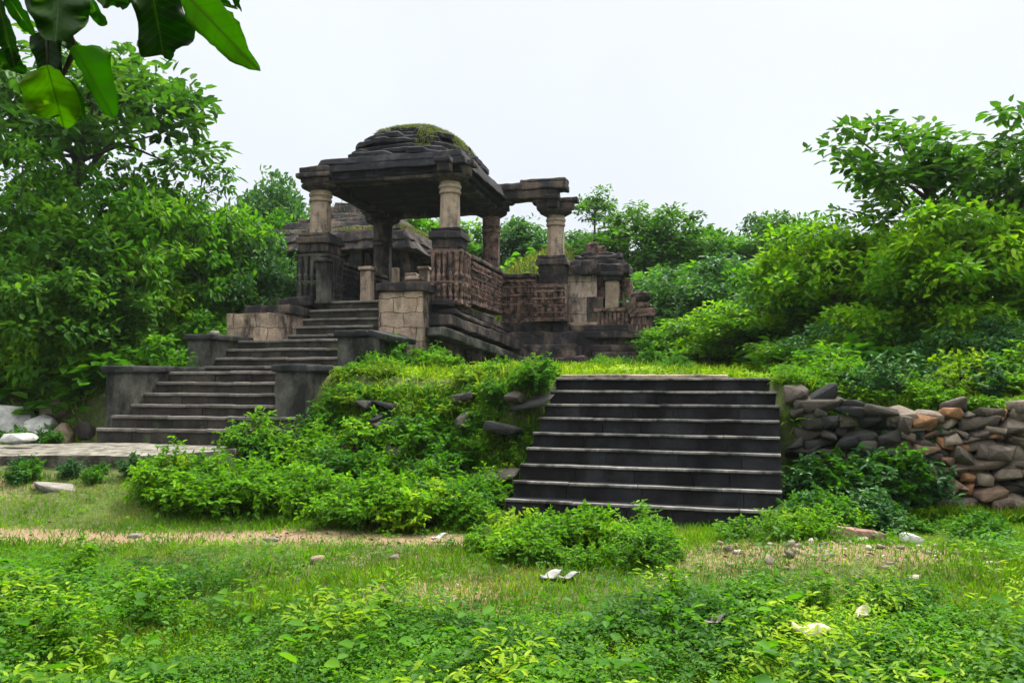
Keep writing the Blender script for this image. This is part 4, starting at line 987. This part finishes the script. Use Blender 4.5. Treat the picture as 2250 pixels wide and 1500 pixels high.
rock('rock', 143, 872, 13.3, (.36, .3, .44), ROCK_BROWN, 'brown rock leaning against the white rock', seed=2, rough=.35, sink=.3)
rock('rock', 192, 866, 13.4, (.32, .3, .36), RUBBLE, 'dark rock between the brown rock and the stair wall', seed=3, val=0, rough=.35, sink=.3)
rock('rock', 88, 902, 13.1, (.6, .35, .3), ROCK_PALE, 'flat pale rock under the large white rock', seed=4, rough=.4, sink=.2)
rock('rock', 120, 845, 13.6, (.45, .4, .4), ROCK_BROWN, 'small reddish rock behind the brown rock', seed=24, rough=.35, sink=.2)
rock('stone', 40, 975, 11.4, (.5, .3, .16), ROCK_PALE, 'small pale stone lying on the concrete path at the left', 'stone', 5, z=.68)
rock('stone', 120, 1072, 9.3, (.5, .25, .1), ROCK_GREY, 'flat grey slab in the grass in front of the path', 'stone', 6, .5, (0, .12, .2), sink=.3)
p_ = at(1885, 1200, 7.15); bm = bmesh.new(); jitter_box(bm, (0, 0, .06), (.48, .17, .12), .012, .02, .06, seed=77, taper=(.96, .8), big=.02)
o = link('slab', bm_mesh('slab', bm, stone_mat('reddish_slab', (.16, .085, .06), (.30, .19, .14), (.03, .025, .02), .4, 4, .2, .6, None, .9, False)), None, (p_.x, 7.15, gz(p_.x, 7.15) - .01)); o.rotation_euler = (0, .13, -.1)
tag(o, 'long reddish broken slab lying on the gravelly rise', 'slab')
rock('stone', 2003, 1188, 7.2, (.2, .14, .1), ROCK_PALE, 'pale chip of stone right of the reddish slab', 'stone', 8, .5, (0, .2, .3), .15, .15)
rock('stone', 697, 1236, 6.7, (.14, .11, .09), ROCK_BROWN, 'small brown stone in the yellow grass in front of the path', 'stone', 9, .7, (0, 0, .3), .2, .2)
rock('stone', 595, 1181, 7.6, (.16, .1, .05), ROCK_GREY, 'flat stone on the dirt path below the shrub row', 'stone', 10, .6, (0, 0, .2), .2, .2)
rock('stone', 296, 1166, 7.9, (.13, .1, .05), ROCK_GREY, 'small flat stone on the left half of the dirt path', 'stone', 11, .6, (0, 0, .1), .2, .2)
rock('stone', 1760, 862, 10.9, (.45, .3, .12), ROCK_BROWN, 'brown flat stone on the terrace right of the black stairs', 'stone', 12, .5, (0, .05, .2), .15, .1)
rock('stone', 1245, 1393, 4.6, (.09, .07, .05), ROCK_GREY, 'grey pebble half hidden in the weeds in the foreground', 'stone', 13)
rock('stone', 470, 733, 15.3, (.22, .18, .1), ROCK_GREY, 'small grey stone lying on the left stair wall coping', 'stone', 14, z=2.43)
# curled pale bark and fallen leaves: thin curved sheets with thickness
def curled(name, px, py, Y, L_, W_, curl, label, cat, rz, mat=DRY_LEAF, val=.6, lift=.03, tilt=0):
    nu, nv = 11, 9; bm = bmesh.new(); g = []
    for i_ in range(nu):
        u = i_ / (nu - 1) - .5; row = []
        wv = W_ * (1 - (2 * abs(u)) ** 3 * .75)
        for j_ in range(nv):
            w = j_ / (nv - 1) - .5; a_ = w * curl; r = wv / max(curl, .3)
            row.append(bm.verts.new((u * L_, r * math.sin(a_), -r * (1 - math.cos(a_)) + .012 * math.sin(9 * u + 5 * w) + .02 * math.sin(4 * u))))
        g.append(row)
    for i_ in range(nu - 1):
        for j_ in range(nv - 1): bm.faces.new((g[i_][j_], g[i_ + 1][j_], g[i_ + 1][j_ + 1], g[i_][j_ + 1]))
    me_ = bm_mesh(name, bm, mat, True); a_ = me_.attributes.new('v', 'FLOAT', 'FACE'); a_.data.foreach_set('value', np.full(len(me_.polygons), val, np.float32))
    o = link(name, me_); md = o.modifiers.new('thick', 'SOLIDIFY'); md.thickness = .004
    p_ = at(px, py, Y); o.location = (p_.x, Y, gz(p_.x, Y) + lift); o.rotation_euler = (0, tilt, rz); tag(o, label, cat); return o
curled('bark_piece', 1785, 1420, 4.7, .22, .16, 2.6, 'curled pale bark piece lying in the weeds at the lower right', 'bark', -.35, lift=.13, tilt=.18)
curled('fallen_leaf', 1210, 1266, 6.1, .17, .13, 1.4, 'crumpled whitish leaf under the bush in front of the stairs', 'leaf', .3, ROCK_PALE, .2, .06)
curled('fallen_leaf', 1250, 1270, 6.05, .16, .1, 1.0, 'flat greyish leaf right of the crumpled whitish leaf', 'leaf', -.2, ROCK_PALE, .1, .06)
curled('fallen_leaf', 965, 1183, 7.6, .15, .07, 1.2, 'pale curled leaf at the far edge of the bare path', 'leaf', .1, ROCK_PALE, .6, .06)
curled('fallen_leaf', 1895, 1385, 5.0, .11, .08, 1.5, 'tan leaf standing in the weeds above the bark piece', 'leaf', .9, lift=.1)
curled('fallen_leaf', 1570, 1395, 4.9, .14, .09, .8, 'grey-green leaf among weeds left of the bark piece', 'leaf', .2, ROCK_GREY, .9, .12)
curled('fallen_leaf', 8, 1307, 5.3, .09, .08, 1.0, 'round tan leaf at the left edge of the foreground', 'leaf', .4, lift=.14)

# ------------------------------------------------------------------ leaves hanging in at the top left, close to the camera
br = empty('leafy_branch', tuple(at(260, -120, 1.25)))
tag(br, 'branch with big green leaves hanging into the picture at the top left', 'branch')
BO = Vector(br.location)
def near_leaf(poly, rib, Y, tilt, val, seed):
    """poly: outline; rib: base and tip of the midrib (photo pixels at distance Y); tilt: how far the blade leans away"""
    rb, rt = Vector(rib[0]), Vector(rib[1]); ax = (rt - rb); L_ = ax.length; ax /= L_; sd_ = Vector((-ax.y, ax.x)); rr = random.Random(seed)
    # densify the outline and wave it a little
    pts = []; n = len(poly)
    for i_ in range(n):
        p0, p1, p2, p3 = [Vector(poly[(i_ + k) % n]) for k in (-1, 0, 1, 2)]
        for t in (0, .25, .5, .75):
            q = .5 * ((2 * p1) + (p2 - p0) * t + (2 * p0 - 5 * p1 + 4 * p2 - p3) * t * t + (3 * p1 - p0 - 3 * p2 + p3) * t ** 3)
            pts.append(q + Vector((rr.uniform(-2.6, 2.6), rr.uniform(-2.6, 2.6))))
    bm = bmesh.new(); uwl = bm.verts.layers.float_vector.new('uw'); rings = []
    for f_ in (1, .72, .42, .15):
        ring = []
        for q in pts:
            foot = rb + ax * max(0, min(L_, (q - rb).dot(ax))); p2_ = foot.lerp(q, f_)
            if f_ < .3: p2_ = foot.lerp(q, f_)
            u = (p2_ - rb).dot(ax) / L_; w = (p2_ - rb).dot(sd_) / L_
            dep = tilt[0] * (u - .5) * .12 + tilt[1] * w * .12 - abs(w) * .05 + .012 * math.sin(12 * u + seed) * w * 4 + .02 * (u - .5) ** 2
            ring.append(bm.verts.new(at(p2_.x, p2_.y, Y + dep) - BO)); ring[-1][uwl] = Vector((u, w, 0))
        rings.append(ring)
    m = len(pts)
    for a_, b_ in zip(rings, rings[1:]):
        for k in range(m): bm.faces.new((a_[k], a_[(k + 1) % m], b_[(k + 1) % m], b_[k]))
    half = [v for v in rings[-1]]
    bm.faces.new(half)
    bmesh.ops.remove_doubles(bm, verts=list(bm.verts), dist=.0002); bmesh.ops.recalc_face_normals(bm, faces=list(bm.faces))
    me_ = bm_mesh('leaf', bm, LEAF_NEAR, True); a_ = me_.attributes.new('v', 'FLOAT', 'FACE'); a_.data.foreach_set('value', np.full(len(me_.polygons), val, np.float32))
    o = link('leaf', me_, br); md = o.modifiers.new('thick', 'SOLIDIFY'); md.thickness = .0005
    return o
near_leaf([(395, -30), (450, -25), (500, 20), (530, 60), (548, 110), (570, 155), (515, 140), (480, 112), (445, 80), (410, 45)], ((400, -20), (568, 153)), 1.15, (.4, .8), .8, 1)
near_leaf([(288, -20), (303, 50), (308, 125), (345, 118), (376, 132), (385, 108), (420, 95), (428, 65), (400, 20), (385, -25)], ((335, -20), (360, 128)), 1.2, (.6, -.9), .2, 2)
near_leaf([(52, 172), (45, 195), (58, 240), (98, 262), (116, 254), (128, 272), (150, 281), (176, 246), (160, 190), (120, 150), (80, 150)], ((105, 150), (140, 278)), 1.18, (.9, .3), 1.0, 3)
near_leaf([(155, 108), (200, 100), (238, 115), (246, 165), (258, 215), (254, 256), (232, 252), (205, 215), (178, 160)], ((165, 105), (246, 252)), 1.22, (.3, .6), .7, 4)
near_leaf([(58, -20), (70, 40), (92, 80), (125, 95), (160, 78), (192, 48), (200, 10), (195, -25)], ((130, -20), (122, 93)), 1.12, (-.5, .2), .35, 5)
near_leaf([(-30, -20), (0, -10), (14, 30), (38, 100), (42, 130), (25, 150), (5, 110), (-30, 70)], ((-10, -20), (32, 145)), 1.2, (.2, .3), .3, 6)
near_leaf([(66, 82), (128, 70), (135, 120), (128, 180), (100, 196), (80, 140)], ((100, 75), (104, 192)), 1.26, (.2, .9), .05, 7)
near_leaf([(216, -10), (226, 18), (252, 14), (276, 20), (288, 0), (280, -15)], ((215, -12), (286, 8)), 1.3, (.2, .3), .6, 8)
near_leaf([(495, -20), (512, 5), (530, 26), (528, 8), (518, -20)], ((505, -20), (530, 25)), 1.25, (.2, .3), .2, 9)
near_leaf([(15, -20), (45, 8), (68, 50), (78, 82), (52, 66), (20, 30), (5, -5)], ((10, -15), (76, 80)), 1.24, (.4, .5), .5, 10)
near_leaf([(186, -20), (212, 5), (234, 48), (228, 60), (205, 44), (184, 15)], ((190, -15), (231, 58)), 1.27, (.3, .5), .65, 11)
near_leaf([(108, 62), (145, 66), (172, 92), (182, 118), (150, 110), (116, 88)], ((108, 70), (181, 116)), 1.29, (.3, -.4), .15, 12)
near_leaf([(-10, 112), (25, 108), (48, 130), (56, 160), (28, 158), (-5, 145)], ((-10, 125), (55, 159)), 1.25, (.2, .5), .45, 13)
near_leaf([(425, -25), (470, -16), (510, 10), (522, 22), (470, 8), (430, -8)], ((425, -20), (521, 21)), 1.28, (.2, .5), .3, 14)
near_leaf([(128, 176), (150, 172), (176, 205), (188, 250), (180, 262), (150, 225)], ((135, 172), (183, 260)), 1.3, (.3, .5), .25, 15)
bm = bmesh.new()
for pth in ([(420, -260, 1.3), (330, -120, 1.22), (200, -70, 1.2), (60, -40, 1.2)], [(330, -120, 1.22), (400, -20, 1.15)], [(330, -120, 1.22), (338, -20, 1.2)], [(200, -70, 1.2), (130, -10, 1.14), (104, 75, 1.2), (105, 152, 1.2)],
            [(130, -10, 1.14), (150, 60, 1.2), (166, 106, 1.22)], [(60, -40, 1.2), (-10, -20, 1.2), (-12, 125, 1.25)], [(60, -40, 1.2), (12, -15, 1.24)], [(200, -70, 1.2), (190, -15, 1.27)], [(130, -10, 1.14), (108, 66, 1.28)], [(400, -20, 1.15), (427, -20, 1.28)], [(166, 106, 1.22), (134, 172, 1.3)]):
    tube(bm, [at(*q) - BO for q in pth], [.005, .0038, .003, .0022][:len(pth)], 6)
me_ = bm_mesh('twig', bm, BARK, True); a_ = me_.attributes.new('v', 'FLOAT', 'FACE'); a_.data.foreach_set('value', np.full(len(me_.polygons), .3, np.float32))
link('twig', me_, br)

# ------------------------------------------------------------------ thin haze over the valley
bm = bmesh.new(); bmesh.ops.create_cube(bm, size=1)
for v in bm.verts: v.co = Vector((v.co.x * 200, 48 + v.co.y * 150, 13.0 + v.co.z * 34))
hm = bpy.data.materials.new('haze'); hm.use_nodes = True; N = hm.node_tree.nodes
N.remove(N['Principled BSDF']); pv = N.new('ShaderNodeVolumePrincipled'); pv.inputs['Color'].default_value = (.86, .93, 1, 1)
pv.inputs['Density'].default_value = .0003; pv.inputs['Anisotropy'].default_value = .2
hm.node_tree.links.new(pv.outputs[0], N['Material Output'].inputs['Volume'])
tag(link('haze', bm_mesh('haze', bm, hm)), kind='stuff')
